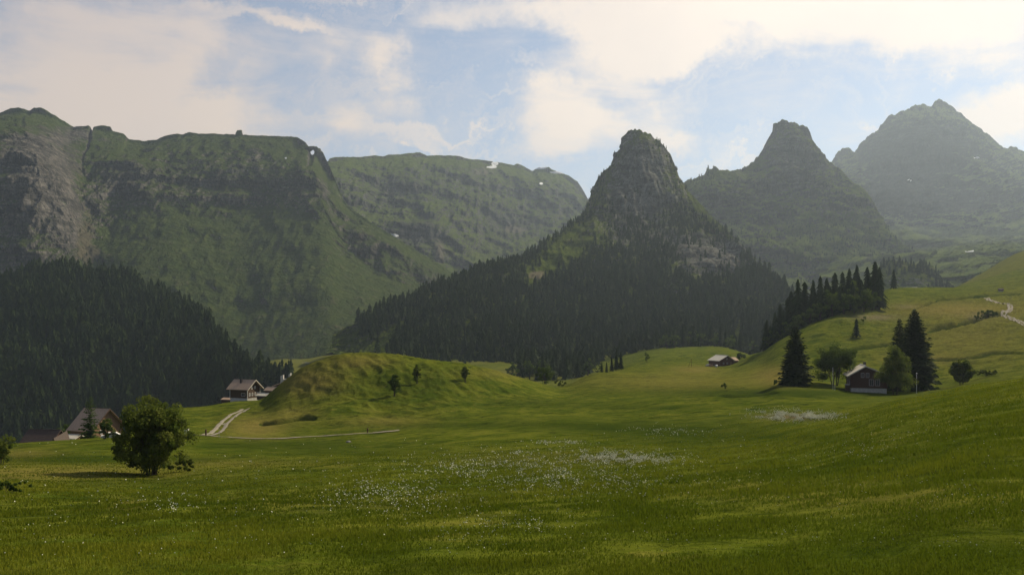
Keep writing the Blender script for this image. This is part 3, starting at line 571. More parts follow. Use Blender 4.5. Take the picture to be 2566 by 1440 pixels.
def batch_trees(tmpl, pos, hgt, wid, tone, jitter=0.25):
    """many trees as one mesh"""
    Vs, Fs, Cs = [], [], []; n0 = 0
    idx = rng.integers(0, len(tmpl), len(pos))
    for k, (tv, tf, tc) in enumerate(tmpl):
        m = np.nonzero(idx == k)[0]
        if not len(m): continue
        a = rng.random(len(m)) * 6.28; ca, sa = np.cos(a), np.sin(a)
        lean = rng.normal(0, 0.02, (len(m), 2))
        x = (tv[None, :, 0] * ca[:, None] - tv[None, :, 1] * sa[:, None]) * wid[m][:, None] + lean[:, :1] * tv[None, :, 2] * hgt[m][:, None]
        y = (tv[None, :, 0] * sa[:, None] + tv[None, :, 1] * ca[:, None]) * wid[m][:, None] + lean[:, 1:] * tv[None, :, 2] * hgt[m][:, None]
        z = tv[None, :, 2] * hgt[m][:, None]
        V = np.stack([x, y, z], -1) + pos[m][:, None, :]
        Vs.append(V.reshape(-1, 3)); Fs.append((tf[None] + (np.arange(len(m)) * len(tv))[:, None, None] + n0).reshape(-1, 3))
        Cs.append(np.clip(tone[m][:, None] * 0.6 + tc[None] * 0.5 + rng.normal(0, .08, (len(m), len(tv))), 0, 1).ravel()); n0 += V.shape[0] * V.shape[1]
    return np.concatenate(Vs), np.concatenate(Fs), np.concatenate(Cs)

def scatter(m, spacing, hmin, hmax, keep):
    """tree feet over the front of a lofted hillside"""
    P = m['P'][:, :m['nfront'] + 1]; A, B, C = P[:-1, :-1], P[1:, :-1], P[:-1, 1:]
    area = np.linalg.norm(np.cross(B - A, C - A), axis=-1)
    hor = np.abs((B - A)[..., 0] * (C - A)[..., 1] - (B - A)[..., 1] * (C - A)[..., 0])
    wgt = 0.5 * area + 0.5 * hor
    n = int(wgt.sum() / spacing ** 2); k = rng.choice(wgt.size, n, p=(wgt / wgt.sum()).ravel())
    i, j = np.unravel_index(k, wgt.shape); u, v = rng.random(n)[:, None], rng.random(n)[:, None]
    p = A[i, j] + (B - A)[i, j] * u + (C - A)[i, j] * v
    px = p[:, 0] / p[:, 1] * F + CX; py = YH - p[:, 2] / p[:, 1] * F
    dens = keep(px, py, p); ok = rng.random(n) < dens
    p = p[ok]; h = (hmin + (hmax - hmin) * rng.random(len(p)) ** 0.8)
    h *= 0.85 + 0.35 * fbm(p[:, 0] / 60, p[:, 1] / 60, 0.7, 2)
    return p, h
def keep_m1(px, py, p):
    # the wood thins out on the rocky spur at its upper left
    d = 1.0 - 0.0 * px
    return np.clip(d, 0, 1) * (px < 735)
def keep_m4(px, py, p):
    up = np.interp(px, [840,1310,1400,1470,1500,1560,1640,1700,1760,1850,1960,2040], [0,560,530,470,450,520,540,490,530,590,690,700])
    d = np.clip((py - up) / 30, 0.05, 1)
    d = d * (1 - 0.985 * np.clip(1.9 * np.exp(-((px - 1412 + (py - 640) * 1.05) / 46) ** 2 - ((py - 625) / 88) ** 4), 0, 1))
    d = d * (1 - 0.93 * np.clip(1.4 * np.exp(-((px - 1775) / 95) ** 4 - ((py - 655) / 50) ** 4), 0, 1))
    d = d * (1 - 0.9 * np.exp(-((px - 1850) / 22) ** 2 - ((py - 850) / 30) ** 2))
    d = d * (1 - 0.99 * np.clip(1.6 * np.exp(-((px - 968 - (845 - py) * 1.15) / 24) ** 2 - ((py - 850) / 42) ** 4), 0, 1))
    d = d * np.clip((px - np.interp(py, [790, 840, 870, 930], [885, 900, 935, 950])) / 8, 0, 1)
    crest = np.interp(px, [a[0] for a in M4C], [a[1] for a in M4C])
    d = np.where((px > 1470) & (px < 1720) & (py - crest < 26) & (py > 345), np.maximum(d, 0.35 * (np.abs(px - 1600) > 40)), d)
    n = fbm(p[:, 0] / 45, p[:, 1] / 45, p[:, 2] / 45, 3)
    d = d * np.clip(1.05 + 1.3 * fbm(p[:, 0] / 30 + 9, p[:, 1] / 30, 0.5, 3), 0.15, 1)
    d = np.where(py < 640, d * np.clip(0.72 + 1.6 * n, 0.05, 1), d)
    return d
FT, FH = [], []
p, h = scatter(m1, 6.4, 15, 30, keep_m1); FT.append(p); FH.append(h)
p, h = scatter(m4, 7.7, 11, 28, keep_m4)
pyv = YH - p[:, 2] / p[:, 1] * F; h = h * np.interp(pyv, [330, 450, 620, 720], [0.38, 0.5, 0.75, 1.0]); FT.append(p); FH.append(h)
p, h = scatter(m8, 9, 10, 19, lambda a, b, q: 0.75 - 0.6 * np.exp(-((a - 2300) / 45) ** 2 - ((b - 702) / 18) ** 2)); FT.append(p); FH.append(h)
# thin scrub and lone trees on the big slopes
p, h = scatter(m2, 26, 4, 11, lambda a, b, q: np.where((a > 560) & (b > 560), 0.25, 0) * (fbm(q[:, 0] / 120, q[:, 1] / 120, q[:, 2] / 120, 3) > 0.12) + np.where((a < 420) & (b > 540), 0.9, 0) + np.where((a > 700) & (a < 1000) & (b > 770), 0.5, 0) + np.where((a < 300) & (b > 600), 0.9, 0) * 1.0)
FT.append(p); FH.append(h * 1.1)
p, h = scatter(m5, 16, 5, 14, lambda a, b, q: np.where(b > 560, 0.7, 0) * np.clip(0.5 + 2 * fbm(q[:, 0] / 90, q[:, 1] / 90, q[:, 2] / 90, 3), 0, 1) + np.where((a > 1700) & (a < 1790) & (b < 466), 0.9, 0))
FT.append(p); FH.append(h)
# the strip of valley floor in front of the horn
n = 500; a = rng.uniform(1300, 1960, n); yy = rng.uniform(700, 950, n)
ok = np.where(a < 1500, rng.random(n) < 0.9, (yy > 860) & (rng.random(n) < 0.8)); a, yy = a[ok], yy[ok]
xx = (a - CX) / F * yy; FT.append(np.stack([xx, yy, gz(xx, yy)], 1)); FH.append(rng.uniform(12, 24, len(xx)))
FT = np.concatenate(FT); FH = np.concatenate(FH); FT[:, 2] -= 0.6
# which tops can be seen over the ground in front
tpx = FT[:, 0] / FT[:, 1] * F + CX
vmax = np.maximum.accumulate(TZ / np.exp(LG)[None], 1)
ii = np.clip((tpx - PXG[0]) / 5, 0, len(PXG) - 1).astype(int); jj = np.clip((np.log(FT[:, 1] * 0.98) - LG[0]) / (LG[1] - LG[0]), 0, len(LG) - 1).astype(int)
vis = (FT[:, 2] + FH * 0.6) / FT[:, 1] > vmax[ii, jj]
inview = (tpx > -30) & (tpx < 2596)
seen_any = (FT[:, 2] + FH) / FT[:, 1] > vmax[ii, jj] - 0.02
size = FH / FT[:, 1] * vis * inview * (FT[:, 1] < 1300)
grp = np.where(tpx < 745, 0, 1)
pick = np.zeros(len(FT), bool)
for g_, n_ in ((0, 100), (1, 130)):
    s_ = np.where(grp == g_, size, 0); pick[np.argsort(-s_)[:n_]] = True
rest = ~pick & seen_any & (tpx > -500) & (tpx < 3000)
tm = [conifer_template(7, 10, s) for s in range(6)]
tonef = np.clip(0.45 + 0.5 * fbm(FT[:, 0] / 50, FT[:, 1] / 50, 1.3, 2) + rng.normal(0, 0.3, len(FT)), 0, 1)
def round_template(seed):
    r = np.random.default_rng(seed + 900); V, Fq, c = [], [], []
    for k in range(46):
        d = r.normal(size=3); d /= np.linalg.norm(d); q = np.array([d[0] * .26, d[1] * .26, 0.55 + d[2] * .40]) * (0.8 + .25 * r.random())
        t1 = np.cross(d, r.normal(size=3)); t1 /= np.linalg.norm(t1); t2 = np.cross(d, t1); s_ = 0.075 * (0.7 + 0.6 * r.random()); b_ = len(V)
        for u_, v_ in ((-1, -.8), (1, -.8), (0, 1.2)): V.append(tuple(q + (t1 * u_ + t2 * v_) * s_ + d * .02 * r.normal()))
        Fq.append((b_, b_ + 1, b_ + 2)); c += [1.0] * 3
    return np.array(V), np.array(Fq), np.array(c) * 1.5
isr = rest & (rng.random(len(FT)) < np.clip(0.06 + 0.6 * fbm(FT[:, 0] / 40, FT[:, 1] / 40, 3.3, 2) + 0.08 * (FT[:, 1] < 1150), 0, 0.25))
Vr, Fr, Cr = batch_trees([round_template(q) for q in range(4)], FT[isr], FH[isr] * 0.72, FH[isr] * 0.8, np.full(isr.sum(), 0.4))
rest = rest & ~isr
FH[rest] *= rng.choice([0.55, 0.8, 1.0, 1.12], rest.sum(), p=[.15, .25, .4, .2])
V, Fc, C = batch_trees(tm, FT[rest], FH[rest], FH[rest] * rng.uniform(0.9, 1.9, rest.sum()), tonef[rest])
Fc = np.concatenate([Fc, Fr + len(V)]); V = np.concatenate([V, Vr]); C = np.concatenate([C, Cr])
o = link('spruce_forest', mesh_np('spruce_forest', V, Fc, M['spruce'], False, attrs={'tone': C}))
tag(o, 'dense dark spruce forest covering the hillsides behind the meadows', 'forest', kind='stuff')
print('forest', rest.sum(), len(Fc), round(time.time() - T0, 1))

def crown_trunk(name, cv, cf, cc, mat, tr, parent=None):
    pass
# shared meshes of single spruces: finer skirts and a trunk
SPR = []
for s in range(6):
    v, f, c = conifer_template(15, 16, 40 + s, droop=0.25)
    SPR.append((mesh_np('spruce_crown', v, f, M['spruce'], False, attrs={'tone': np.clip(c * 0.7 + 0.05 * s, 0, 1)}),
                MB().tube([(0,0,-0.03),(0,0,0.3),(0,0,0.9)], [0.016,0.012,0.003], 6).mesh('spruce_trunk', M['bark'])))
def spruce(loc, h, wid, label, group, k=None, name='spruce_tree'):
    k = random.randrange(6) if k is None else k
    e = empty(name, loc, random.random() * 6.28, label, 'spruce tree', group); e.scale = (h * wid, h * wid, h)
    link('crown', SPR[k][0], e); link('trunk', SPR[k][1], e); return e
for i in np.nonzero(pick)[0]:
    if grp[i] == 0: lab, g_ = 'dark spruce in the front rows of the dense forest on the left', 'spruces along the foot of the left forest'
    else: lab, g_ = 'dark spruce at the foot of the forested horn in the centre', 'spruces along the foot of the central forest'
    spruce(FT[i], FH[i], random.uniform(1.0, 1.6), lab, g_)

# ------------------------------------------------------------------ broad-leaved trees
def broadleaf(name, loc, h, rx, label, cat='tree', group=None, n=5000, leaf=0.28, mat='leaf', stems=1, base=0.12, seed=0, shape=1.0, clumps=46, parent=None, ry=None, flat=1.0):
    r = np.random.default_rng(seed + 100)
    e = empty(name, loc, 0, label, cat, group)
    zb = h * base; zc = (h + zb) / 2; hz = (h - zb) / 2; ry = ry or rx
    # clump centres, filling an uneven egg
    d = r.normal(size=(clumps, 3)); d /= np.linalg.norm(d, axis=1)[:, None]
    rad = r.random(clumps) ** 0.40 * 0.90
    wob = 1 + 0.22 * fbm(d[:, 0] * 1.6 + seed, d[:, 1] * 1.6, d[:, 2] * 1.6, 2) * 2
    c = d * (rad * wob)[:, None]
    taper = np.where(c[:, 2] > 0, 1 - 0.25 * shape * c[:, 2], 1.0 - (0.45 if clumps > 70 else -0.1) * c[:, 2])
    c = np.stack([c[:, 0] * rx * taper, c[:, 1] * ry * taper, zc + c[:, 2] * hz * 0.93], 1)
    cs = r.uniform(0.13, 0.30, clumps) * min(rx, hz) * (1.25 if clumps < 60 else 1.15 if clumps < 120 else 0.80)
    k = r.integers(0, clumps, n)
    dd = r.normal(size=(n, 3)); dd /= np.linalg.norm(dd, axis=1)[:, None]
    pos = c[k] + dd * (cs[k] * r.random(n) ** 0.33)[:, None] * np.array([1, 1, 0.85])
    pos[:, 2] = np.maximum(pos[:, 2], zb * 0.55 + 0.12 * h * r.random(n))
    nrm = dd * 0.9 + r.normal(size=(n, 3)) * 0.55 + np.array([0, 0, 0.35]); nrm /= np.linalg.norm(nrm, axis=1)[:, None]
    t1 = np.cross(nrm, r.normal(size=(n, 3))); t1 /= np.linalg.norm(t1, axis=1)[:, None]; t2 = np.cross(nrm, t1)
    L = leaf * r.uniform(0.6, 1.3, n)[:, None]; Wd = L * 0.6
    V = np.stack([pos - t1 * L * .5, pos + t2 * Wd * .5 + nrm * L * .08, pos + t1 * L * .6, pos - t2 * Wd * .5 + nrm * L * .08], 1).reshape(-1, 3)
    Fc = np.arange(4 * n).reshape(n, 4)
    tone = np.clip(0.45 + 0.28 * r.normal(size=clumps)[k] + 0.15 * r.normal(size=n), 0, 1)
    link('crown', mesh_np('crown', V, Fc, M[mat], False, attrs={'tone': np.repeat(tone, 4)}), e)
    b = MB()
    ends = c[r.choice(clumps, min(clumps, 16 + 6 * stems), replace=False)]
    for s in range(stems):
        a = 2 * math.pi * s / stems + 0.6; off = 0.0 if stems == 1 else 0.12 * rx
        p0 = Vector((off * math.cos(a), off * math.sin(a), -0.3)); lean = 0.0 if stems == 1 else 0.28 * rx
        p1 = Vector((lean * math.cos(a) + r.normal() * 0.05 * rx, lean * math.sin(a), h * 0.45))
        R = h * (0.026 if stems == 1 else 0.009)
        mid = p0.lerp(p1, 0.5) + Vector((r.normal(), r.normal(), 0)) * 0.03 * rx
        b.tube([p0, mid, p1], [R * 1.25, R, R * 0.6], 7)
        for q in ends[s::stems]:
            q = Vector(q); st = p0.lerp(p1, random.uniform(0.35, 0.98)); m_ = st.lerp(q, 0.5) + Vector((0, 0, 0.05 * h))
            b.tube([st, m_, q], [R * 0.45, R * 0.28, R * 0.08], 5)
    b.build('trunk', M['bark'], e)
    return e

def fir(loc, h, R, label, cat='spruce tree', name='spruce_tree', whorls=42, per=9, mat='spruce', seed=0, base=0.05, gap=0.0, power=0.85, sprays=13, group=None):
    """a spruce built of drooping boughs with hanging sprays of needles"""
    r = np.random.default_rng(seed + 500); e = empty(name, loc, 0, label, cat, group)
    V = []; tone = []
    mb = MB(); mb.tube([(0,0,-0.4),(0,0,h*0.4),(0,0,h*0.97)], [h*0.018, h*0.013, h*0.002], 7)
    P0, D, Ln, Tn = [], [], [], []
    for k in range(whorls):
        t = (k + r.random() * 0.5) / whorls; z = h * (base + (1 - base) * t)
        Rk = R * (1 - t) ** power * (0.85 + 0.3 * r.random()) + 0.05 * R * (1 - t) + 0.06
        for j in range(per):
            if r.random() < gap: continue
            a = 2 * math.pi * (j + r.random()) / per; L = Rk * (0.7 + 0.45 * r.random())
            drop = 0.30 - 0.75 * t + 0.1 * r.normal()
            tn = np.clip(0.4 + 0.25 * r.normal(), 0, 1)
            if k % 5 == 0 and j % 3 == 0 and L > 0.5:
                mb.tube([(0,0,z), (math.cos(a)*L*.5, math.sin(a)*L*.5, z - drop*L*.35), (math.cos(a)*L*.9, math.sin(a)*L*.9, z - drop*L*.8)], [h*0.003, h*0.002, 0.004], 4)
            ns = max(4, int(sprays * (0.35 + 0.65 * L / R)))
            f = (np.arange(ns) + r.random(ns)) / ns
            cx, cy = math.cos(a), math.sin(a)
            side = (r.random(ns) - 0.5) * 2 * 0.30 * L * (1 - 0.6 * f)
            x = cx * L * f - cy * side; y = cy * L * f + cx * side; zz = z - drop * L * f ** 1.4 + 0.10 * L * f + 0.03 * h * 0.1 * r.normal(size=ns)
            P0.append(np.stack([x, y, zz], 1)); dr = np.stack([np.full(ns, cx) + r.normal(0, .4, ns), np.full(ns, cy) + r.normal(0, .4, ns), -0.25 - 0.35 * r.random(ns) + 0.5 * t], 1)
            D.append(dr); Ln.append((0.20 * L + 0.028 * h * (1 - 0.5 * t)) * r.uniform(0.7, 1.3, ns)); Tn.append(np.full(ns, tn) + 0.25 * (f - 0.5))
    P0 = np.concatenate(P0); D = np.concatenate(D); D /= np.linalg.norm(D, axis=1)[:, None]; Ln = np.concatenate(Ln)[:, None]; Tn = np.concatenate(Tn); n = len(P0)
    sd_ = np.cross(D, np.array([0, 0, 1.0]) + r.normal(0, 0.45, (n, 3))); sd_ /= np.linalg.norm(sd_, axis=1)[:, None]; up = np.cross(sd_, D)
    V = np.stack([P0 - D * Ln * .3, P0 + sd_ * Ln * .34 - up * Ln * .12, P0 + D * Ln * .75, P0 - sd_ * Ln * .34 - up * Ln * .12], 1).reshape(-1, 3)
    link('crown', mesh_np('crown', V, np.arange(4 * n).reshape(n, 4), M[mat], False, attrs={'tone': np.clip(np.repeat(Tn, 4), 0, 1)}), e)
    mb.build('trunk', M['bark'], e)
    return e
print('trees', round(time.time() - T0, 1))
def up(px, py, Y):            # height above the eye of a picture point at that depth
    return (YH - py) / F * Y
def hfrom(px, pytop, pybase, Y): return (pybase - pytop) / F * Y

# large bush-like maple in the left meadow
P = at(380, 105); hb = P.z * -1
broadleaf('maple_tree', P, (1195 - 990) / F * 105 * 1.0 + 0.5, 4.4, 'large bushy tree with many stems standing alone in the left meadow', n=26000, leaf=0.31, stems=7, base=0.02, seed=3, clumps=220, shape=0.3)
P = at(452, 108); broadleaf('bush', P, 1.7, 2.6, 'low bush growing against the right foot of the large bushy tree', 'bush', n=2200, leaf=0.24, stems=4, base=0.05, seed=8, clumps=24)
# trees round the dark chalet
P = at(1993, 262); fir(P, hfrom(0, 822, 968, 262) , 4.6, 'tall dark spruce left of the round tree, by the dark brown chalet', seed=1, whorls=50, per=13, power=0.62, base=0.02)
P = at(2292, 266); fir(P, hfrom(0, 782, 985, 266), 6.6, 'tallest spruce of the farm, right of the dark brown chalet', seed=2, whorls=62, per=14, power=0.7, base=0.02)
P = at(2254, 276); fir(P, hfrom(0, 803, 980, 276), 4.6, 'looser spruce just left of the tallest spruce of the farm', seed=3, whorls=46, per=11, gap=0.1, power=0.7)
P = at(2092, 270); broadleaf('maple_tree', P, hfrom(0, 856, 967, 270), 7.4, 'round leafy tree between the tall spruce and the dark brown chalet', n=18000, leaf=0.40, mat='leaf_dark', stems=4, base=0.04, seed=11, clumps=85)
P = at(2243, 246); broadleaf('larch_tree', P, hfrom(0, 868, 1000, 246), 5.0, 'pale green bushy tree in front of the chalet, hiding its right side', n=15000, leaf=0.36, mat='leaf', stems=2, base=0.0, seed=12, clumps=80, shape=1.3)
P = locate(2410, 964); broadleaf('bush', P, hfrom(0, 900, 966, P.y), (2440-2385)/2/F*P.y*1.05, 'sparse upright bush on the meadow brow right of the tall spruces', 'bush', n=2600, leaf=0.036*P.y/10, mat='leaf', stems=6, base=0.02, seed=13, clumps=36)
P = at(2475, P.y + 12); broadleaf('bush', P, 2.4, 5.0, 'low grey-green thicket right of the sparse upright bush', 'bush', n=3000, leaf=0.35, mat='leaf', stems=6, base=0.05, seed=14, clumps=40, ry=2.0)
# three small trees on the knoll
for (px, pt, pb, rx_, lab, sdn, mt) in ((988, 930, 993, 17, 'darkest and lowest of the three small trees on the green knoll', 21, 'leaf_dark'), (1045, 914, 962, 13, 'middle one of the three small trees on the green knoll', 22, 'leaf'), (1166, 919, 958, 13, 'right one of the three small trees on the green knoll', 23, 'leaf')):
    P = locate(px, pb, 150); broadleaf('young_tree', P, hfrom(0, pt, pb, P.y), rx_ / F * P.y, lab, group='small trees on the green knoll', n=4200, leaf=0.30, mat=mt, stems=1, base=0.05, seed=sdn, clumps=44, shape=1.2)
# bushes at the left edge, by the large chalet and on the brow
P = at(2, 120); broadleaf('bush', P, hfrom(0, 1083, 1160, 120), 1.9, 'green bush cut by the left edge of the view', 'bush', n=2200, leaf=0.26, stems=4, base=0.06, seed=31, clumps=24)
P = locate(28, 1234); broadleaf('bush', P, 0.95, 1.7, 'dark low shrub in the meadow at the left edge', 'bush', n=1500, leaf=0.14, mat='leaf_dark', stems=5, base=0.05, seed=32, clumps=30, ry=1.0)
P = at(266, 190); broadleaf('bush', P, hfrom(0, 1062, 1118, 190), 1.9, 'round dark bush right of the slender larch, in front of the chalet gable', 'bush', n=2200, leaf=0.34, mat='leaf_dark', stems=3, base=0.08, seed=33, clumps=26)
P = at(226, 215); fir(P, hfrom(0, 992, 1100, 215), 2.4, 'slender pale larch in front of the large grey chalet roof', 'larch tree', 'larch_tree', seed=5, whorls=34, per=6, mat='larch', gap=0.25, power=0.6, sprays=9)
P = at(152, 262); broadleaf('bush', P, hfrom(0, 1053, 1125, 262), 3.4, 'green bush between the brown barn roof and the large chalet', 'bush', n=1800, leaf=0.5, mat='leaf_dark', stems=3, base=0.05, seed=34, clumps=22)
P = at(1364, 372); broadleaf('bush', P, hfrom(0, 922, 972, 385), 4.0, 'round bush in the dip right of the green knoll', 'bush', n=2000, leaf=0.6, mat='leaf_dark', stems=3, base=0.05, seed=35, clumps=24)
P = at(1402, 372); broadleaf('bush', P, 3.4, 3.6, 'low bush just right of the round bush beyond the knoll', 'bush', n=1200, leaf=0.5, mat='leaf', stems=3, base=0.05, seed=36, clumps=16)
P = locate(1817, 975, 150); broadleaf('bush', P, 2.3, 1.3, 'tiny bush alone in the middle of the meadow', 'bush', n=700, leaf=0.3, mat='leaf_dark', stems=3, base=0.1, seed=37, clumps=9)
P = at(1857, 520); broadleaf('bush', P, 5.5, 4.0, 'dark bush behind the valley farmhouse', 'bush', n=1200, leaf=0.8, mat='leaf_dark', stems=3, base=0.05, seed=38, clumps=14)
P = locate(2476, 797, 250); broadleaf('bush', P, 4.2, 7.0, 'dark low thicket in the ditch below the bend of the lane', 'bush', n=2600, leaf=0.6, mat='leaf_dark', stems=5, base=0.02, seed=39, clumps=34, ry=2.5)
P = locate(2451, 801, 250); broadleaf('bush', P, 2.6, 3.6, 'small thicket at the lower end of the ditch below the lane', 'bush', n=1300, leaf=0.5, mat='leaf_dark', stems=4, base=0.02, seed=40, clumps=18, ry=2.5)

# the grove on the spur
r_ = random.Random(5)
G = [(2190,655,790,1.0,.85),(2170,668,790,1.0,.9),(2150,662,795,.95,.8),(2130,672,800,1,.8),(2110,680,800,1,.7),(2090,682,800,1,.7),(2072,695,805,1,.8),(2052,690,812,1,.7),(2035,700,822,1,.7),(2018,705,830,1,.8),(2003,698,838,1,.8),(1985,728,850,1,.9),(1970,745,860,1,.9),(1955,760,868,1,.9),(1940,782,878,1,.9),(1925,800,885,1,.9),(2205,668,780,.9,.7),(2180,690,795,1.1,.8),(2160,700,795,1,.8),(2140,705,800,1,.9),(2120,712,800,1,.9),(2100,720,800,1,.9),(2078,722,808,1,.9),(2060,735,815,1,.9),(2042,745,822,1,.9),(2025,752,830,1,.9),(2010,765,838,1,.9),(1918,835,888,1,1),(1960,775,872,1,1)]
for q in range(18):
    a_ = r_.uniform(1925, 2205); G.append((a_, np.interp(a_, [1925, 1985, 2035, 2110, 2205], [812, 742, 715, 690, 672]) + r_.uniform(0, 30), 800, 1, 1))
for i, (px, pt, pb, wv_, fr) in enumerate(G):
    Y = 485 + r_.uniform(-6, 22) + (20 if pt < 700 else 0)
    P = at(px + r_.uniform(-4, 4), Y); h = up(0, pt, Y) - P.z
    spruce(P, max(h, 8), r_.uniform(1.1, 1.45), 'tall spruce, number %d from the right in the grove along the spur above the farm', 'spruces of the grove on the spur')
for i, (px, pt, rxp, Y) in enumerate([(2165,722,22,480),(2115,740,34,478),(2085,728,22,485),(2125,700,20,500),(2055,760,20,478),(2030,775,20,478),(2000,795,20,478),(1980,805,18,478),(1950,830,20,480),(2140,745,24,476),(2185,735,22,490),(1930,850,16,485)]):
    P = at(px, Y); broadleaf('maple_tree', P, max(up(0, pt - 6, Y) - P.z, 7), 1.3 * rxp / F * Y, 'rounded dark leafy tree along the lower edge of the grove on the spur', group='leafy trees of the grove on the spur', n=2400, leaf=0.85, mat='leaf_dark', stems=1, base=0.08, seed=60 + i, clumps=22)
P = at(2240, 660); spruce(P, hfrom(0, 677, 728, 660), 1.2, 'lone dark spruce on the skyline just right of the grove', None)
P = locate(2146, 845, 250); spruce(P, hfrom(0, 798, 845, P.y), 1.6, 'lone spruce on the slope below the grove', None)
P = locate(2164, 812, 250); broadleaf('bush', P, 4.0, 1.6, 'small bush right of the lone spruce on the slope', 'bush', n=500, leaf=0.5, stems=2, base=0.1, seed=41, clumps=8)
for (px, pt, pb) in ((1508,893,925),(1520,897,925),(1533,890,926),(1545,872,926),(1556,880,926)):
    Y = 480; P = at(px, Y); spruce(P, hfrom(0, pt, pb, Y), 1.1, 'small spruce in the short row at the edge of the valley meadow', 'small spruces at the edge of the valley meadow')
for (px, py, hh) in ((1621,918,28),(1300,938,0)):
    if hh: P = at(px, 560); broadleaf('bush', P, hh / F * 560, 2.6, 'small bush beyond the short row of spruces', 'bush', n=700, leaf=0.6, mat='leaf_dark', stems=2, base=0.05, seed=42, clumps=10)
# edge trees with paler crowns in front of the central forest
for i in range(16):
    px = r_.choice([1330, 1350, 1385, 1420, 1440, 1470, 1660, 1690, 1720, 1745, 1790, 1830, 1870, 1890, 1240, 1290]) + r_.uniform(-12, 12); Y = r_.uniform(820, 900) if px > 1500 else r_.uniform(700, 800)
    P = at(px, Y); broadleaf('maple_tree', P, r_.uniform(12, 19), r_.uniform(4.5, 7), 'rounded paler leafy tree along the front edge of the central forest', group='leafy trees along the edge of the central forest', n=900, leaf=1.2, mat='leaf_dark', stems=1, base=0.05, seed=200 + i, clumps=18)
print('placed trees', round(time.time() - T0, 1))

ORD = 'first second third fourth fifth sixth seventh eighth ninth tenth eleventh twelfth thirteenth fourteenth fifteenth sixteenth seventeenth eighteenth nineteenth twentieth twenty-first twenty-second twenty-third twenty-fourth twenty-fifth twenty-sixth twenty-seventh twenty-eighth twenty-ninth thirtieth thirty-first thirty-second thirty-third thirty-fourth thirty-fifth thirty-sixth thirty-seventh thirty-eighth thirty-ninth fortieth forty-first forty-second forty-third forty-fourth forty-fifth forty-sixth forty-seventh forty-eighth'.split()
RELABEL = []
def relabel(group, fmt):
    L = [o for o in COL.objects if o.parent is None and o.get('group') == group]
    L.sort(key=lambda o: o.location.x / max(o.location.y, 1))
    for i, o in enumerate(L): o['label'] = fmt % ORD[i]

relabel('spruces of the grove on the spur', '%s spruce from the left in the grove along the spur')
relabel('leafy trees of the grove on the spur', '%s rounded leafy tree from the left along the lower edge of the grove')
relabel('small spruces at the edge of the valley meadow', '%s small spruce from the left in the short row at the valley meadow edge')
relabel('leafy trees along the edge of the central forest', '%s rounded pale-green tree from the left along the front edge of the central forest')

# ------------------------------------------------------------------ buildings
def window(root, x, z, w_, h_, y, face, frame_m, bars=True):
    """a window on a wall of the house; face is 'front' (-y), 'left' (-x) or 'right' (+x); x runs along that wall"""
    def bx(mb, a0, a1, z0, z1, d0, d1):
        if face == 'front': mb.box(a0, a1, y - d1, y - d0, z0, z1)
        elif face == 'right': mb.box(y + d0, y + d1, a0, a1, z0, z1)
        else: mb.box(y - d1, y - d0, a0, a1, z0, z1)
    fr = MB(); t = 0.13
    bx(fr, x - w_/2, x + w_/2, z, z + t, 0.0, 0.10); bx(fr, x - w_/2, x + w_/2, z + h_ - t, z + h_, 0.0, 0.10)
    bx(fr, x - w_/2, x - w_/2 + t, z + t, z + h_ - t, 0.0, 0.10); bx(fr, x + w_/2 - t, x + w_/2, z + t, z + h_ - t, 0.0, 0.10)
    f = fr.build('window', frame_m, root)
    pn_ = MB(); bx(pn_, x - w_/2 + t, x + w_/2 - t, z + t, z + h_ - t, 0.012, 0.03); pn_.build('pane', M['glass'], f)
    if bars:
        br = MB(); bx(br, x - 0.035, x + 0.035, z + t, z + h_ - t, 0.035, 0.06); br.build('glazing_bar', frame_m, f)
    return f
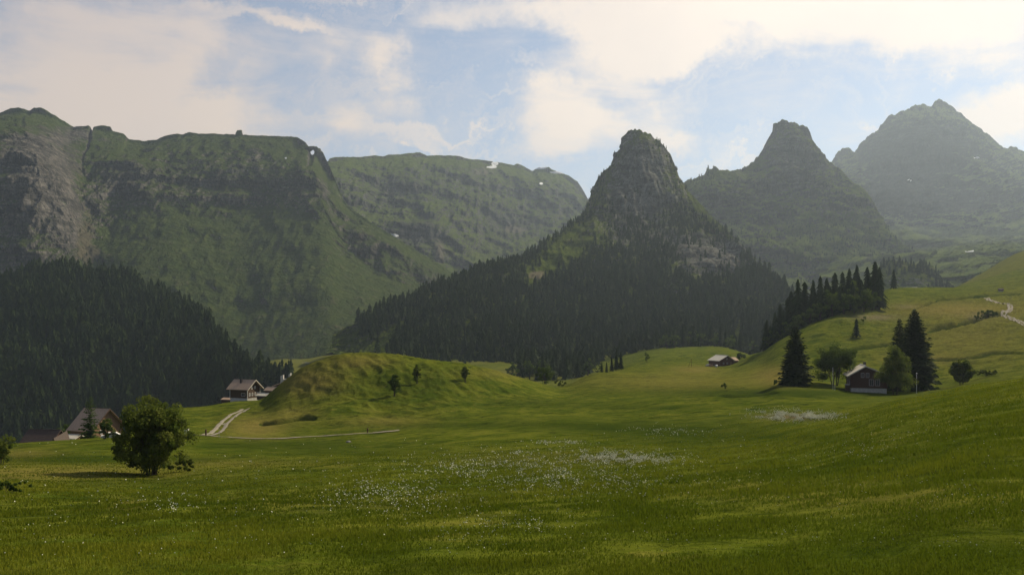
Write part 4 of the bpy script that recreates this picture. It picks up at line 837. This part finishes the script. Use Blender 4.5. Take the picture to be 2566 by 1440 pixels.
def chalet(name, loc, rz, Wd, L, hw, hr, label, cat='house', wall='wood_dark', roof='shingle', plinth=0.7, over=0.9, wins=(), chimney=None, door=None, trim=None, ridge=0.0, plinth_m='render', group=None, drop=2.0, rt=0.22, edge=None):
    """gable faces local -y; ridge runs along y; ridge offset shifts it sideways"""
    e = empty(name, loc, rz, label, cat, group); x0, x1, y0, y1 = -Wd/2, Wd/2, -L/2, L/2
    b = MB(); b.box(x0 + .06, x1 - .06, y0 + .06, y1 - .06, -drop, plinth); b.build('plinth', M[plinth_m], e)
    b = MB(); z0 = plinth + 0.002; zt = plinth + hw; zr = zt + hr
    V = [(x0,y0,z0),(x1,y0,z0),(x1,y0,zt),(ridge,y0,zr),(x0,y0,zt),(x0,y1,z0),(x1,y1,z0),(x1,y1,zt),(ridge,y1,zr),(x0,y1,zt)]
    b.add(V, [(1,6,7,2),(5,0,4,9),(0,5,6,1)], [(0,1,2),(0,2,3),(0,3,4),(6,5,9),(6,9,8),(6,8,7)]); b.add([(x0,y0,zt),(x1,y0,zt)])
    b.build('wall', M[wall], e)
    b = MB()
    for sx, xe in ((-1, x0), (1, x1)):
        dx = xe - ridge; sl = hr / abs(dx); xo = xe + sx * over; zo = zt - sl * over
        q = [(ridge, zr + .03), (xo, zo + .03)]
        b.hexa([(ridge, y0-over, zr+.03), (xo, y0-over, zo+.03), (xo, y1+over, zo+.03), (ridge, y1+over, zr+.03),
                (ridge, y0-over, zr+.03+rt), (xo, y0-over, zo+.03+rt), (xo, y1+over, zo+.03+rt), (ridge, y1+over, zr+.03+rt)])
    rf = b.build('roof', M[roof], e)
    b = MB(); b.box(ridge-.14, ridge+.14, y0-over-.02, y1+over+.02, zr+.05+rt, zr+.13+rt); b.build('ridge_cap', M['chimney' if roof != 'roof_pale' else 'metal'], rf)
    if edge:
        b = MB()
        for sx, xe in ((-1, x0), (1, x1)):
            dx = xe - ridge; sl = hr / abs(dx); xo = xe + sx * (over + .02); zo = zt - sl * (over + .02)
            b.hexa([(ridge, y0-over-.09, zr-.10), (xo, y0-over-.09, zo-.10), (xo, y0-over-.01, zo-.10), (ridge, y0-over-.01, zr-.10),
                    (ridge, y0-over-.09, zr+.06+rt), (xo, y0-over-.09, zo+.06+rt), (xo, y0-over-.01, zo+.06+rt), (ridge, y0-over-.01, zr+.06+rt)])
        b.build('barge_board', M[edge], rf)
    if chimney:
        cx, cy, ch = chimney; b = MB(); b.box(cx-.38, cx+.38, cy-.38, cy+.38, zt, zr + ch); b.box(cx-.48, cx+.48, cy-.48, cy+.48, zr+ch+.002, zr+ch+.12); b.build('chimney', M['chimney'], rf)
    for (x, z, w_, h_, face, fm) in wins:
        window(e, x, z, w_, h_, {'front': y0, 'left': x0, 'right': x1}[face] , face, M[fm])
    if door:
        x, face = door; b = MB()
        if face == 'front': b.box(x-.5, x+.5, y0-.06, y0, plinth, plinth+2.05)
        else: b.box(x1, x1+.06, x-.5, x+.5, plinth, plinth+2.05)
        d_ = b.build('door', M['wood_warm'], e)
        b = MB(); b.box(x+.34, x+.42, y0-.12, y0-.06, plinth+.95, plinth+1.03) if face == 'front' else b.box(x1+.06, x1+.12, x+.34, x+.42, plinth+.95, plinth+1.03); b.build('handle', M['metal'], d_)
    # log-wall corner posts and board joints stand slightly proud of the wall
    b = MB()
    for (x, y) in ((x0, y0), (x1, y0), (x1, y1), (x0, y1)): b.box(x-.13, x+.13, y-.13, y+.13, z0, zt - .05)
    b.build('corner_post', M[trim or wall], e)
    return e
def px_m(n, Y): return n / F * Y
# dark brown chalet (right): gable 81 px wide, ridge 58 px high
Y = 262; P = at(2171, Y); P.z = up(0, 974, Y) - 0.2
A = chalet('chalet', P, math.radians(-14), 10.2, 9.0, 4.1, 2.45, 'dark brown timber chalet with pale roof among the spruces', wall='wood_dark', roof='roof_pale', plinth=0.75, over=1.1, ridge=-1.0, edge='roof_pale',
  wins=[(-1.75,3.95,.95,1.45,'front','pale_paint'),(-.35,3.95,.95,1.45,'front','pale_paint'),(.75,1.5,1.35,2.0,'front','pale_paint'),(2.45,1.5,1.35,2.0,'front','pale_paint'),(-2,1.6,1.0,1.3,'left','pale_paint'),(1.5,1.6,1.0,1.3,'left','pale_paint')], chimney=(-.3, 1.5, 1.0), door=(3.0, 'right'))
b = MB(); b.box(-6.4,-5.25,-3.6,-1.6,-1.5,1.6); b.build('porch', M['wood_mid'], A); b = MB(); b.box(-6.6,-5.25,-3.8,-1.4,1.603,1.75); b.build('porch_roof', M['render'], A)
# rubble terrace wall below it
b = MB(); rs = random.Random(3)
for i in range(26):
    for j in range(3):
        x = -4 + i * 0.36; zz = -2.2 + j * 0.5; s_ = rs.uniform(.2, .34); b.hexa([(x+sx*s_*rs.uniform(.7,1.1), -6.3+sy*s_*rs.uniform(.7,1.1)+j*.15, zz+sz*s_*rs.uniform(.6,.9)) for sz in (-1,1) for sx,sy in ((-1,-1),(1,-1),(1,1),(-1,1))])
o = b.build('stone_wall', M['stone']); o.location = P; o.rotation_euler = (0,0,math.radians(-14)); tag(o, 'low rubble stone wall in front of the dark brown chalet', 'wall')
# pale-roofed chalet on the left terrace (roof side to the camera)
Y = 345; P = at(614, Y); P.z = up(0, 1001, Y) + 0.1
B = chalet('chalet', P, math.radians(70), 8.0, 8.4, 4.1, 2.9, 'old chalet with broad pale roof on the terrace left of the green knoll', wall='wood_mid', roof='shingle', plinth=0.9, over=1.1, edge='roof_pale',
  wins=[(-2.6,1.7,.85,1.25,'front','white_paint'),(-.9,1.7,.85,1.25,'front','white_paint'),(1.0,1.7,.85,1.25,'front','white_paint'),(2.7,1.7,.85,1.25,'front','white_paint'),(-1.2,4.4,.8,1.1,'front','white_paint'),(.8,4.4,.8,1.1,'front','white_paint'),(-2.2,1.7,1.9,1.3,'left','pale_paint')], chimney=(-1.6, 0.6, 0.4), trim='render')
# small open shed beside it
P2 = at(662, 338); P2.z = up(0, 1001, 338); e = chalet('shed', P2, math.radians(66), 3.2, 4.2, 1.6, 0.7, 'small lean shed with sunlit pale roof right of the pale-roofed chalet', 'shed', wall='wood_mid', roof='roof_pale', plinth=0.15, over=0.5, drop=1.0, door=(-1, 'front'))
P2 = at(574, 352); P2.z = up(0, 1003, 352) - 1.0; chalet('shed', P2, math.radians(70), 3.6, 4.4, 1.4, 0.6, 'tiny low shed behind the left corner of the pale-roofed chalet', 'shed', wall='wood_mid', roof='shingle', plinth=0.1, over=0.4, drop=2.0, door=(0.4, 'front'))
# dark hut and white modern tower house behind the knoll
P2 = at(683, 420); P2.z = up(0, 985, 420); chalet('hut', P2, math.radians(66), 4.4, 5.0, 1.6, 1.3, 'dark low hut between the pale-roofed chalet and the white building', 'hut', wall='wood_dark', roof='shingle', plinth=0.2, over=0.7, drop=3, wins=[(0,1.1,.7,.7,'front','wood_mid'),(1.6,1.1,.7,.7,'left','wood_mid')])
Y = 470; e = empty('tower_building', ((716-CX)/F*Y, Y, up(0, 975, Y)), math.radians(8), 'white angular building with dark slits behind the left flank of the knoll', 'building')
b = MB()
b.hexa([(-2.6,-2,-4),(2.8,-2,-4),(2.8,2,-4),(-2.6,2,-4),(-2.6,-2,5.4),(2.8,-2,6.3),(2.8,2,6.3),(-2.6,2,5.4)])
b.hexa([(1.7,-1.9,5.9),(2.8,-1.9,6.31),(2.8,1.9,6.31),(1.7,1.9,5.9),(1.7,-1.9,8.3),(2.8,-1.9,9.0),(2.8,1.9,9.0),(1.7,1.9,8.3)])
b.hexa([(-2.6,-1.9,5.41),(-1.1,-1.9,5.6),(-1.1,1.9,5.6),(-2.6,1.9,5.41),(-2.6,-1.9,7.4),(-1.1,-1.9,8.0),(-1.1,1.9,8.0),(-2.6,1.9,7.4)])
b.build('wall', M['render'], e)
b = MB(); b.box(-2.3,-1.6,-2.08,-2.0,-1.5,4.0); b.build('window', M['glass'], e); b = MB(); b.box(-.8,1.4,-2.08,-2.0,4.6,5.3); b.build('window', M['glass'], e)
b = MB(); b.hexa([(-7,-1.5,-4),(-2.61,-1.5,-4),(-2.61,2,-4),(-7,2,-4),(-7,-1.5,1.6),(-2.61,-1.5,3.4),(-2.61,2,3.4),(-7,2,1.6)]); ww = b.build('annex', M['wood_mid'], e)
b = MB(); b.hexa([(-7.4,-1.9,1.62),(-2.62,-1.9,3.42),(-2.62,2.2,3.42),(-7.4,2.2,1.62),(-7.4,-1.9,1.85),(-2.62,-1.9,3.65),(-2.62,2.2,3.65),(-7.4,2.2,1.85)]); b.build('roof', M['shingle'], ww)
# large grey-roofed chalet at the left
Y = 250; P = at(243, Y); P.z = up(0, 1112, Y)
chalet('chalet', P, math.radians(72), 11.5, 7.6, 4.3, 5.0, 'large chalet with steep grey roof and warm timber gable behind the larch', wall='wood_warm', roof='shingle', plinth=1.0, plinth_m='stone', over=0.9, edge='wood_mid',
  wins=[(-2.4,3.4,.9,1.2,'front','white_paint'),(.4,4.6,.9,1.2,'front','white_paint'),(-.8,1.4,.9,1.2,'front','white_paint'),(2.0,1.4,.9,1.2,'front','white_paint')], door=(3.9, 'front'))
# low wooden shelter with pale roof left of it
P2 = at(185, 240); P2.z = up(0, 1098, 240) - 1.6; chalet('shed', P2, math.radians(75), 3.6, 4.0, 1.6, 0.7, 'little dark shed with white roof slope left of the large grey chalet', 'shed', wall='wood_dark', roof='roof_pale', plinth=0.2, over=0.4, drop=2, door=(0, 'front'))
# barn with brown roof, mostly below the brow
Y = 225; P = at(112, Y); P.z = up(0, 1150, Y)
Bn = chalet('barn', P, math.radians(84), 9.0, 8.2, 3.6, 3.7, 'brown-roofed barn rising just above the left meadow brow', 'barn', wall='wood_dark', roof='shingle_dark', plinth=0.3, over=0.5, drop=3)
b = MB(); gx = -4.6; y0_ = -4.9
b.add([(-5.3,-4.6,2.4),(-5.3,-7.6,2.4),(-5.3,-6.1,6.4),(0.0,-6.1,6.0),(0,-4.6,2.4),(0,-7.6,2.4)], [(0,2,3,4),(2,1,5,3)]); 
b.hexa([(-5.3,-4.5,2.3),(-5.3,-6.1,6.4),(0.2,-6.1,7.4),(0.2,-4.5,2.3),(-5.3,-4.4,2.5),(-5.3,-6.1,6.25),(0.2,-6.1,7.65),(0.2,-4.4,2.5)])
b.hexa([(-5.3,-7.9,2.3),(-5.3,-6.1,6.4),(0.2,-6.1,7.4),(0.2,-7.9,2.3),(-5.3,-8.0,2.5),(-5.3,-6.1,6.25),(0.2,-6.1,7.65),(0.2,-8.0,2.5)])
cg = b.build('cross_gable', M['shingle_dark'], Bn)
b = MB(); b.add([(-5.0,-4.8,2.3),(-5.0,-7.5,2.3),(-5.0,-6.1,5.9)], (), [(0,1,2)]); b.add([(-4.9,-4.8,2.3),(-4.9,-7.5,2.3),(-4.9,-6.1,5.9)], (), [(0,2,1)]); b.build('gable_wall', M['wood_dark'], cg)
# farmhouse in the valley with its lower annex
Y = 490; P = at(1807, Y); P.z = up(0, 919, Y)
E = chalet('farmhouse', P, math.radians(24), 9.8, 9.5, 3.0, 2.6, 'dark farmhouse with pale roof alone on the valley meadow', wall='wood_red', roof='roof_pale', plinth=1.0, plinth_m='stone', over=0.8, ridge=0.6, chimney=(3.4, 2.0, -0.4), wins=[(-2,1.8,.9,1.1,'front','pale_paint'),(0.6,1.8,.9,1.1,'front','pale_paint'),(0.4,4.3,.8,1.0,'front','pale_paint')], door=(3.2, 'front'))
b = MB(); b.box(4.91,10.5,-2.0,4.0,-2,3.4); b.build('annex', M['wood_red'], E)
b = MB(); b.hexa([(4.95,-2.6,3.42),(10.9,-2.6,3.42),(10.9,1.0,5.2),(4.95,1.0,5.2),(4.95,-2.6,3.65),(10.9,-2.6,3.65),(10.9,1.0,5.45),(4.95,1.0,5.45)]); b.hexa([(4.95,1.003,5.2),(10.9,1.003,5.2),(10.9,4.6,3.42),(4.95,4.6,3.42),(4.95,1.003,5.45),(10.9,1.003,5.45),(10.9,4.6,3.65),(4.95,4.6,3.65)]); b.build('annex_roof', M['shingle'], E)
# shed roof on the far crest
Y = 705; P = at(2281, Y); P.z = up(0, 727, Y) - 1.0
chalet('hay_barn', P, math.radians(80), 6.5, 9.5, 1.6, 1.5, 'far hay barn with pale roof on the crest right of the lone spruce', 'barn', wall='wood_mid', roof='roof_pale', plinth=0.2, over=0.7, drop=3, door=(0, 'front'))
P = locate(2508, 729, 300); chalet('hay_barn', P, math.radians(70), 2.2, 2.8, 1.0, 0.6, 'tiny brown hay hut on the upper right pasture', 'hut', wall='wood_mid', roof='shingle_dark', plinth=0.1, over=0.4, drop=1.0, door=(0, 'front'))

# ------------------------------------------------------------------ lanes
def lane(name, pts, width, label=None, dz=0.10, two=False, mat='gravel'):
    P = [locate(a, b_, 60) for a, b_ in pts] if len(pts[0]) == 2 else [at(a, y) for a, b_, y in pts]
    P = np.array([tuple(p) for p in P]); d = np.concatenate([[0], np.cumsum(np.linalg.norm(np.diff(P[:, :2], axis=0), axis=1))])
    n = int(d[-1] / 1.2) + 2; s_ = np.linspace(0, d[-1], n); X = pchip(d, P[:, 0], s_); Yy = pchip(d, P[:, 1], s_)
    tx, ty = np.gradient(X), np.gradient(Yy); l_ = np.hypot(tx, ty); nx, ny = -ty / l_, tx / l_
    offs = np.linspace(-.5, .5, 9); mid_ = np.where(np.abs(offs) < 0.17, -0.30, 0.0) if two else 0 * offs; Wv = width * (1 + 0.18 * fbm(s_ / 4, 0.5, 0.5, 3))
    VX = X[:, None] + nx[:, None] * offs * Wv[:, None]; VY = Yy[:, None] + ny[:, None] * offs * Wv[:, None]
    VZ = gz(VX, VY) + dz + 0.03 * (1 - (2 * offs[None]) ** 2) + mid_[None] * np.clip(0.8 + fbm(s_ / 7, 2.5, 0.5, 3), 0, 1)[:, None]
    return tag(link(name, mesh_np(name, np.stack([VX, VY, VZ], -1).reshape(-1, 3), gridfaces(n, 9)[:, ::-1], M[mat], True)), kind='structure')
lane('lane', [(462,0,207),(490,0,206),(515,0,207),(533,0,215),(548,0,230),(560,0,246),(575,0,262),(592,0,278),(615,0,292)], 3.4, two=True, dz=0.14)
lane('footpath', [(505,0,204),(560,0,201),(640,0,199),(740,0,201),(850,0,203),(940,0,205)], 1.5, dz=0.16)
lane('footpath', [(934,0,205),(960,0,205.5),(1000,0,207)], 1.7, dz=0.25, mat='gravel')
lane('footpath', [(2470,747),(2495,757),(2520,762),(2531,768),(2527,780),(2515,790),(2535,798),(2566,813),(2600,828)], 2.6, dz=0.2, two=True)
lane('footpath', [(760,0,1340),(768,0,1320),(775,0,1290)], 5, dz=2)

# ------------------------------------------------------------------ small things in the meadow
def post(px, py, h, r, name, label, cat, mat='wood_mid', Y=None, group=None):
    P = at(px, Y) if Y else locate(px, py, 60)
    e = empty(name, P, 0, label, cat, group); b = MB(); b.tube([(0,0,-.4),(0,0,h*.5),(0,0,h)], [r, r*.9, r*.8], 8); b.build('shaft', M[mat], e, True)
    b = MB(); b.tube([(0,0,h+.004),(0,0,h+.07)], [r*1.3, r*.7], 8); b.build('cap', M[mat], e, True); return e
post(2087, 968, 6.6, 0.05, 'flagpole', 'slim pale flagpole in front of the round leafy tree', 'flagpole', 'white_paint', Y=255)
post(2092, 968, 1.5, 0.06, 'post', 'short pale post right at the foot of the flagpole', 'post', 'white_paint', Y=254)
P = at(2297, 250); e = empty('street_lamp', P, 0, 'thin lamp post in front of the tallest spruce', 'lamp post'); b = MB(); b.tube([(0,0,-.4),(0,0,3),(0,0,5.6)], [.07,.06,.05], 8); b.build('shaft', M['white_paint'], e, True)
b = MB(); b.tube([(0,0,5.6),(0,0,5.75),(0,0,5.95),(0,0,6.1)], [.1,.24,.22,.05], 10); b.build('lamp_head', M['metal'], e, True)
# wooden stake pair far left of the valley farmhouse
Pq = at(1733, 470); e = empty('power_pole', Pq, 0, 'leaning pair of wooden poles on the meadow left of the valley farmhouse', 'pole')
b = MB(); b.tube([(0,0,-.4),(0,0,4.6)], [.10,.09], 7); b.build('shaft', M['wood_mid'], e); b = MB(); b.tube([(-1.9,0,-.4),(-.15,0,4.2)], [.09,.07], 7); b.build('brace', M['wood_mid'], e)
post(516, 1093, 1.5, .22, 'post', 'stout dark post where the footpath leaves the lane', 'post', 'wood_dark', Y=203)
P = at(549, 199); e = empty('signpost', P, 0.3, 'thin hiking signpost beside the lane', 'signpost'); b = MB(); b.tube([(0,0,-.3),(0,0,2.6)], [.05,.05], 7); b.build('shaft', M['metal'], e); b = MB(); b.box(.02,.75,-.09,-.055,2.2,2.38); b.build('sign_blade', simple('yellow_paint', (.5,.38,.05), (.62,.48,.08)), e)
post(921, 1086, 1.2, .16, 'post', 'short dark post beside the footpath below the knoll', 'post', 'wood_dark', Y=206)
P = at(467, 203); e = empty('meter_cabinet', P, 0.1, 'small pale cabinet beside the lane, right of the large bushy tree', 'cabinet'); b = MB(); b.box(-.5,.5,-.35,.35,-.3,1.35); b.build('body', M['render'], e); b = MB(); b.box(-.58,.58,-.43,.43,1.353,1.47); b.build('lid', M['white_paint'], e); b = MB(); b.box(-.42,.42,-.372,-.352,.15,1.25); b.build('door', M['white_paint'], e)
def car(px, Y, rz, label, body, name='parked_car', scale=1.0):
    P = at(px, Y); e = empty(name, P, rz, label, 'car'); 
    b = MB(); prof = [(-2.1,.35),(-2.12,.78),(-1.2,.92),(-.65,1.42),(.95,1.44),(1.65,.98),(2.1,.9),(2.12,.35)]
    V = [(x, y, z) for y in (-.82, .82) for x, z in prof]; n = len(prof); F4 = [(i, i+1, n+i+1, n+i) for i in range(n-1)] + [(n-1, 0, n, 2*n-1)]
    F3 = [(0, i+1, i) for i in range(1, n-1)] + [(n, n+i, n+i+1) for i in range(1, n-1)]
    b.add(V, F4, F3); b.build('body', M[body], e)
    for (a0, a1) in ((-.95, -.05), (.02, .9)):
        for y in (-.825, .825): 
            b = MB(); b.hexa([(a0, y-.012, .95),(a1+.2, y-.012, .95),(a1+.2, y+.012, .95),(a0, y+.012, .95),(a0+.3, y-.012, 1.34),(a1, y-.012, 1.34),(a1, y+.012, 1.34),(a0+.3, y+.012, 1.34)]); b.build('window', M['glass'], e)
    for x in (-1.3, 1.3):
        for y in (-.8, .8): b = MB(); b.tube([(x, y-.1, .33), (x, y+.1, .33)], [.33, .33], 12); b.build('wheel', M['rubber'], e)
    return e
car(279, 192, 0.4, 'white parked car half hidden between the dark bush and the large bushy tree', 'white_paint')
car(1775, 484, 0.9, 'dark car with pale roof parked left of the valley farmhouse', 'stone')
# white wrapped bale and a log stack by the valley farmhouse
P = at(1795, 474); e = empty('silage_bale', P, 0.2, 'white wrapped round bale in front of the valley farmhouse', 'bale'); b = MB(); b.tube([(-.6,0,.62),(-.55,0,.62),(.55,0,.62),(.6,0,.62)], [.4,.66,.66,.4], 14); b.build('wrap', M['white_paint'], e, True)
b = MB(); b.tube([(-.42,0,.62),(-.36,0,.62)], [.672,.672], 14); b.build('band', M['rubber'], e)
Pw = at(1783, 478); e = empty('log_pile', Pw, 0.5, 'stack of logs between the parked car and the white bale', 'log pile')
for i in range(4):
    for j in range(4 - i): b = MB(); b.tube([(-1.3, j*.36+i*.18, .16+i*.3), (1.3, j*.36+i*.18, .16+i*.3)], [.17,.17], 8); b.build('log', M['wood_warm' if (i+j) % 2 else 'wood_mid'], e)
# two meadow boulders
for (px, py, s_, lab) in ((873,1108,.55,'small grey boulder in the meadow below the footpath'),(2425,629,0,'')):
    if s_:
        P = locate(px, py, 60); n = 60; v = np.random.default_rng(9).normal(size=(n,3)); v /= np.linalg.norm(v,axis=1)[:,None]
        import bmesh
        bm = bmesh.new(); bmesh.ops.create_icosphere(bm, subdivisions=3, radius=s_)
        for q in bm.verts: q.co *= 1 + .25 * float(pn(q.co.x*2, q.co.y*2, q.co.z*2)); q.co.z *= .65
        me = bpy.data.meshes.new('boulder'); bm.to_mesh(me); bm.free(); me.materials.append(M['stone']); o = link('boulder', me, None, P); tag(o, lab, 'boulder')
tag(link('rock_arch', ribbon_arch()), kind='structure')

# ------------------------------------------------------------------ grass and flowers
def scatter_ground(n, y0, y1, pw=1.0, pxr=(-30, 2596)):
    y = np.exp(rng.uniform(math.log(y0), math.log(y1), n)) ; px = rng.uniform(*pxr, n); x = (px - CX) / F * y
    return x, y, px
def blades(name, n, y0, y1, hmul, wmul, label):
    x, y, px = scatter_ground(n, y0, y1, pxr=(-260, 2826))
    wd_ = rng.random(n) < 0.16; x = np.where(wd_, rng.uniform(-75, 75, n), x)
    z = gz(x, y); dens = fbm(x / 3.2, y / 3.2, 0.2, 3); keep = rng.random(n) < np.clip(0.62 + 1.3 * dens, 0.08, 1) * np.clip((152 - y) / 90, 0.0, 1) ** 0.7
    x, y, z, dens = x[keep], y[keep], z[keep], dens[keep]; n = len(x)
    dd = fbm(x / 14, y / 14, 5.5, 3)
    sc_ = np.clip(y / 28, 0.55, 5.0)
    h = hmul * (0.16 + 0.20 * rng.random(n)) * (0.8 + 0.9 * dens + 0.5 * dd) * sc_ ** 0.6; h = np.clip(h, 0.05, 0.6) * np.clip(45 / y, 0.35, 1.0) * 0.50
    wd = wmul * (0.007 + 0.008 * rng.random(n)) * sc_
    a = rng.random(n) * 6.28; lean = rng.normal(0, 0.45, n) * h; la = rng.normal(2.2, 0.9, n)
    sx, sy = np.cos(a) * wd, np.sin(a) * wd; lx, ly = np.cos(la) * lean, np.sin(la) * lean
    b0 = np.stack([x - sx, y - sy, z - .03], 1); b1 = np.stack([x + sx, y + sy, z - .03], 1)
    m0 = np.stack([x - sx*.7 + lx*.4, y - sy*.7 + ly*.4, z + h*.6], 1); m1 = np.stack([x + sx*.7 + lx*.4, y + sy*.7 + ly*.4, z + h*.6], 1)
    tp = np.stack([x + lx, y + ly, z + h], 1)
    V = np.stack([b0, b1, m1, m0, tp], 1).reshape(-1, 3); i = np.arange(n)[:, None] * 5
    tone = np.clip(0.32 + 1.1 * dd + 0.45 * dens + 0.5 * fbm(x / 45, y / 30, 8.8, 2) + rng.normal(0, .14, n), 0, 1)
    me = mesh_np(name, V, (i + np.array([[0,1,2,3]]), i + np.array([[3,2,4]])), M['grass'], False, attrs={'tone': np.repeat(tone, 5)})
    return tag(link(name, me), label, 'grass', kind='stuff')
blades('grass', 640000, 10, 150, 1.0, 1.3, 'long green meadow grass covering the near slope')
def flowers():
    Ps = []
    def patch(cx, cy, rx, ry, n, pw=2, tilt=0.0):
        px = cx + rng.normal(0, rx, n) ; py = cy + rng.normal(0, ry, n) + tilt * (px - cx)
        nn = fbm(px / 28, py / 9, 0.7, 3); k = rng.random(n) < np.clip(0.45 + 2.2 * nn, 0, 1); return px[k], py[k]
    L = [patch(1540,1152,75,9,3200,tilt=.05), patch(1630,1160,40,6,260), patch(1975,1043,48,7,4200,tilt=.04), patch(2020,1045,40,5,1500), patch(1390,1112,45,2.5,230), patch(1300,1140,30,3,110), patch(1350,1200,170,26,2200,tilt=.05),patch(1250,1175,110,14,900),patch(1430,1230,120,16,700),patch(1660,1085,60,8,250), patch(1180,1180,120,22,420),
         patch(950,1250,75,24,1100), patch(1050,1275,60,28,240), patch(1290,1345,75,12,260), patch(1200,1360,110,30,170), patch(2150,1145,80,14,130,tilt=-.2), patch(2400,1280,80,30,90), patch(1700,1200,150,40,120), patch(430,1270,60,14,90), patch(420,1290,25,6,60), patch(2320,1080,110,20,90,tilt=-.25), patch(600,1170,200,16,60)]
    px = np.concatenate([l[0] for l in L] + [rng.uniform(0, 2566, 700)]); py = np.concatenate([l[1] for l in L] + [rng.uniform(1100, 1440, 700)])
    Yg = np.exp(np.linspace(math.log(9), math.log(210), 420))
    X, Y = [], []
    u = (px - CX) / F
    Zs = gz(u[:, None] * Yg[None], np.broadcast_to(Yg[None], (len(u), len(Yg))))
    hit = Zs / Yg[None] >= ((YH - py) / F)[:, None]; k = hit.argmax(1); ok = hit.any(1)
    y = Yg[k][ok] * np.exp(rng.normal(0, 0.006, ok.sum())); x = u[ok] * y; z = gz(x, y); n = len(x)
    h = (0.30 + 0.2 * rng.random(n)) * np.clip(60 / y, 0.7, 1.0); s_ = (0.010 + 0.012 * rng.random(n)) * np.clip(y / 24, 0.7, 5.5)
    C = np.stack([x, y, z + h], 1); V = []; Fq = []
    for k3 in range(2):     # two crossed petals discs
        a = rng.random(n) * 3.14; t1 = np.stack([np.cos(a), np.sin(a), rng.normal(0, .3, n)], 1) * s_[:, None]; t2 = np.stack([-np.sin(a) * .4, np.cos(a) * .4, np.full(n, .75)], 1) * s_[:, None]
        V.append(np.stack([C - t1, C - t2, C + t1, C + t2], 1))
    V = np.concatenate(V, 0).reshape(-1, 3); Fq = np.arange(len(V)).reshape(-1, 4)
    me = mesh_np('wildflowers', V, Fq, M['petal'], False)
    # stems
    return tag(link('wildflowers', me), 'drifts of small white meadow flowers in the grass', 'wildflowers', kind='stuff')
flowers()

# ------------------------------------------------------------------ haze
lo = np.full(3, 1e9); hi = -lo
for o in S.objects:
    if o.type == 'MESH' and o.parent is None and o.get('kind') == 'structure':
        q = np.array([tuple(c) for c in o.bound_box]); lo = np.minimum(lo, q.min(0)); hi = np.maximum(hi, q.max(0))
lo -= 1.0; hi += 40.0
b = MB(); b.box(lo[0], hi[0], min(lo[1], -150.0), hi[1], lo[2], hi[2])
mh, t, out = mat_new('haze')
vol = t.new('ShaderNodeVolumePrincipled'); vol.inputs['Color'].default_value = (0.59, 0.72, 0.88, 1); vol.inputs['Density'].default_value = 0.000064; vol.inputs['Anisotropy'].default_value = 0.42
t.l.new(vol.outputs[0], out.inputs['Volume'])
hz = b.build('haze', mh); tag(hz, 'pale summer haze filling the valley', 'haze', kind='stuff')
print('done', round(time.time() - T0, 1))
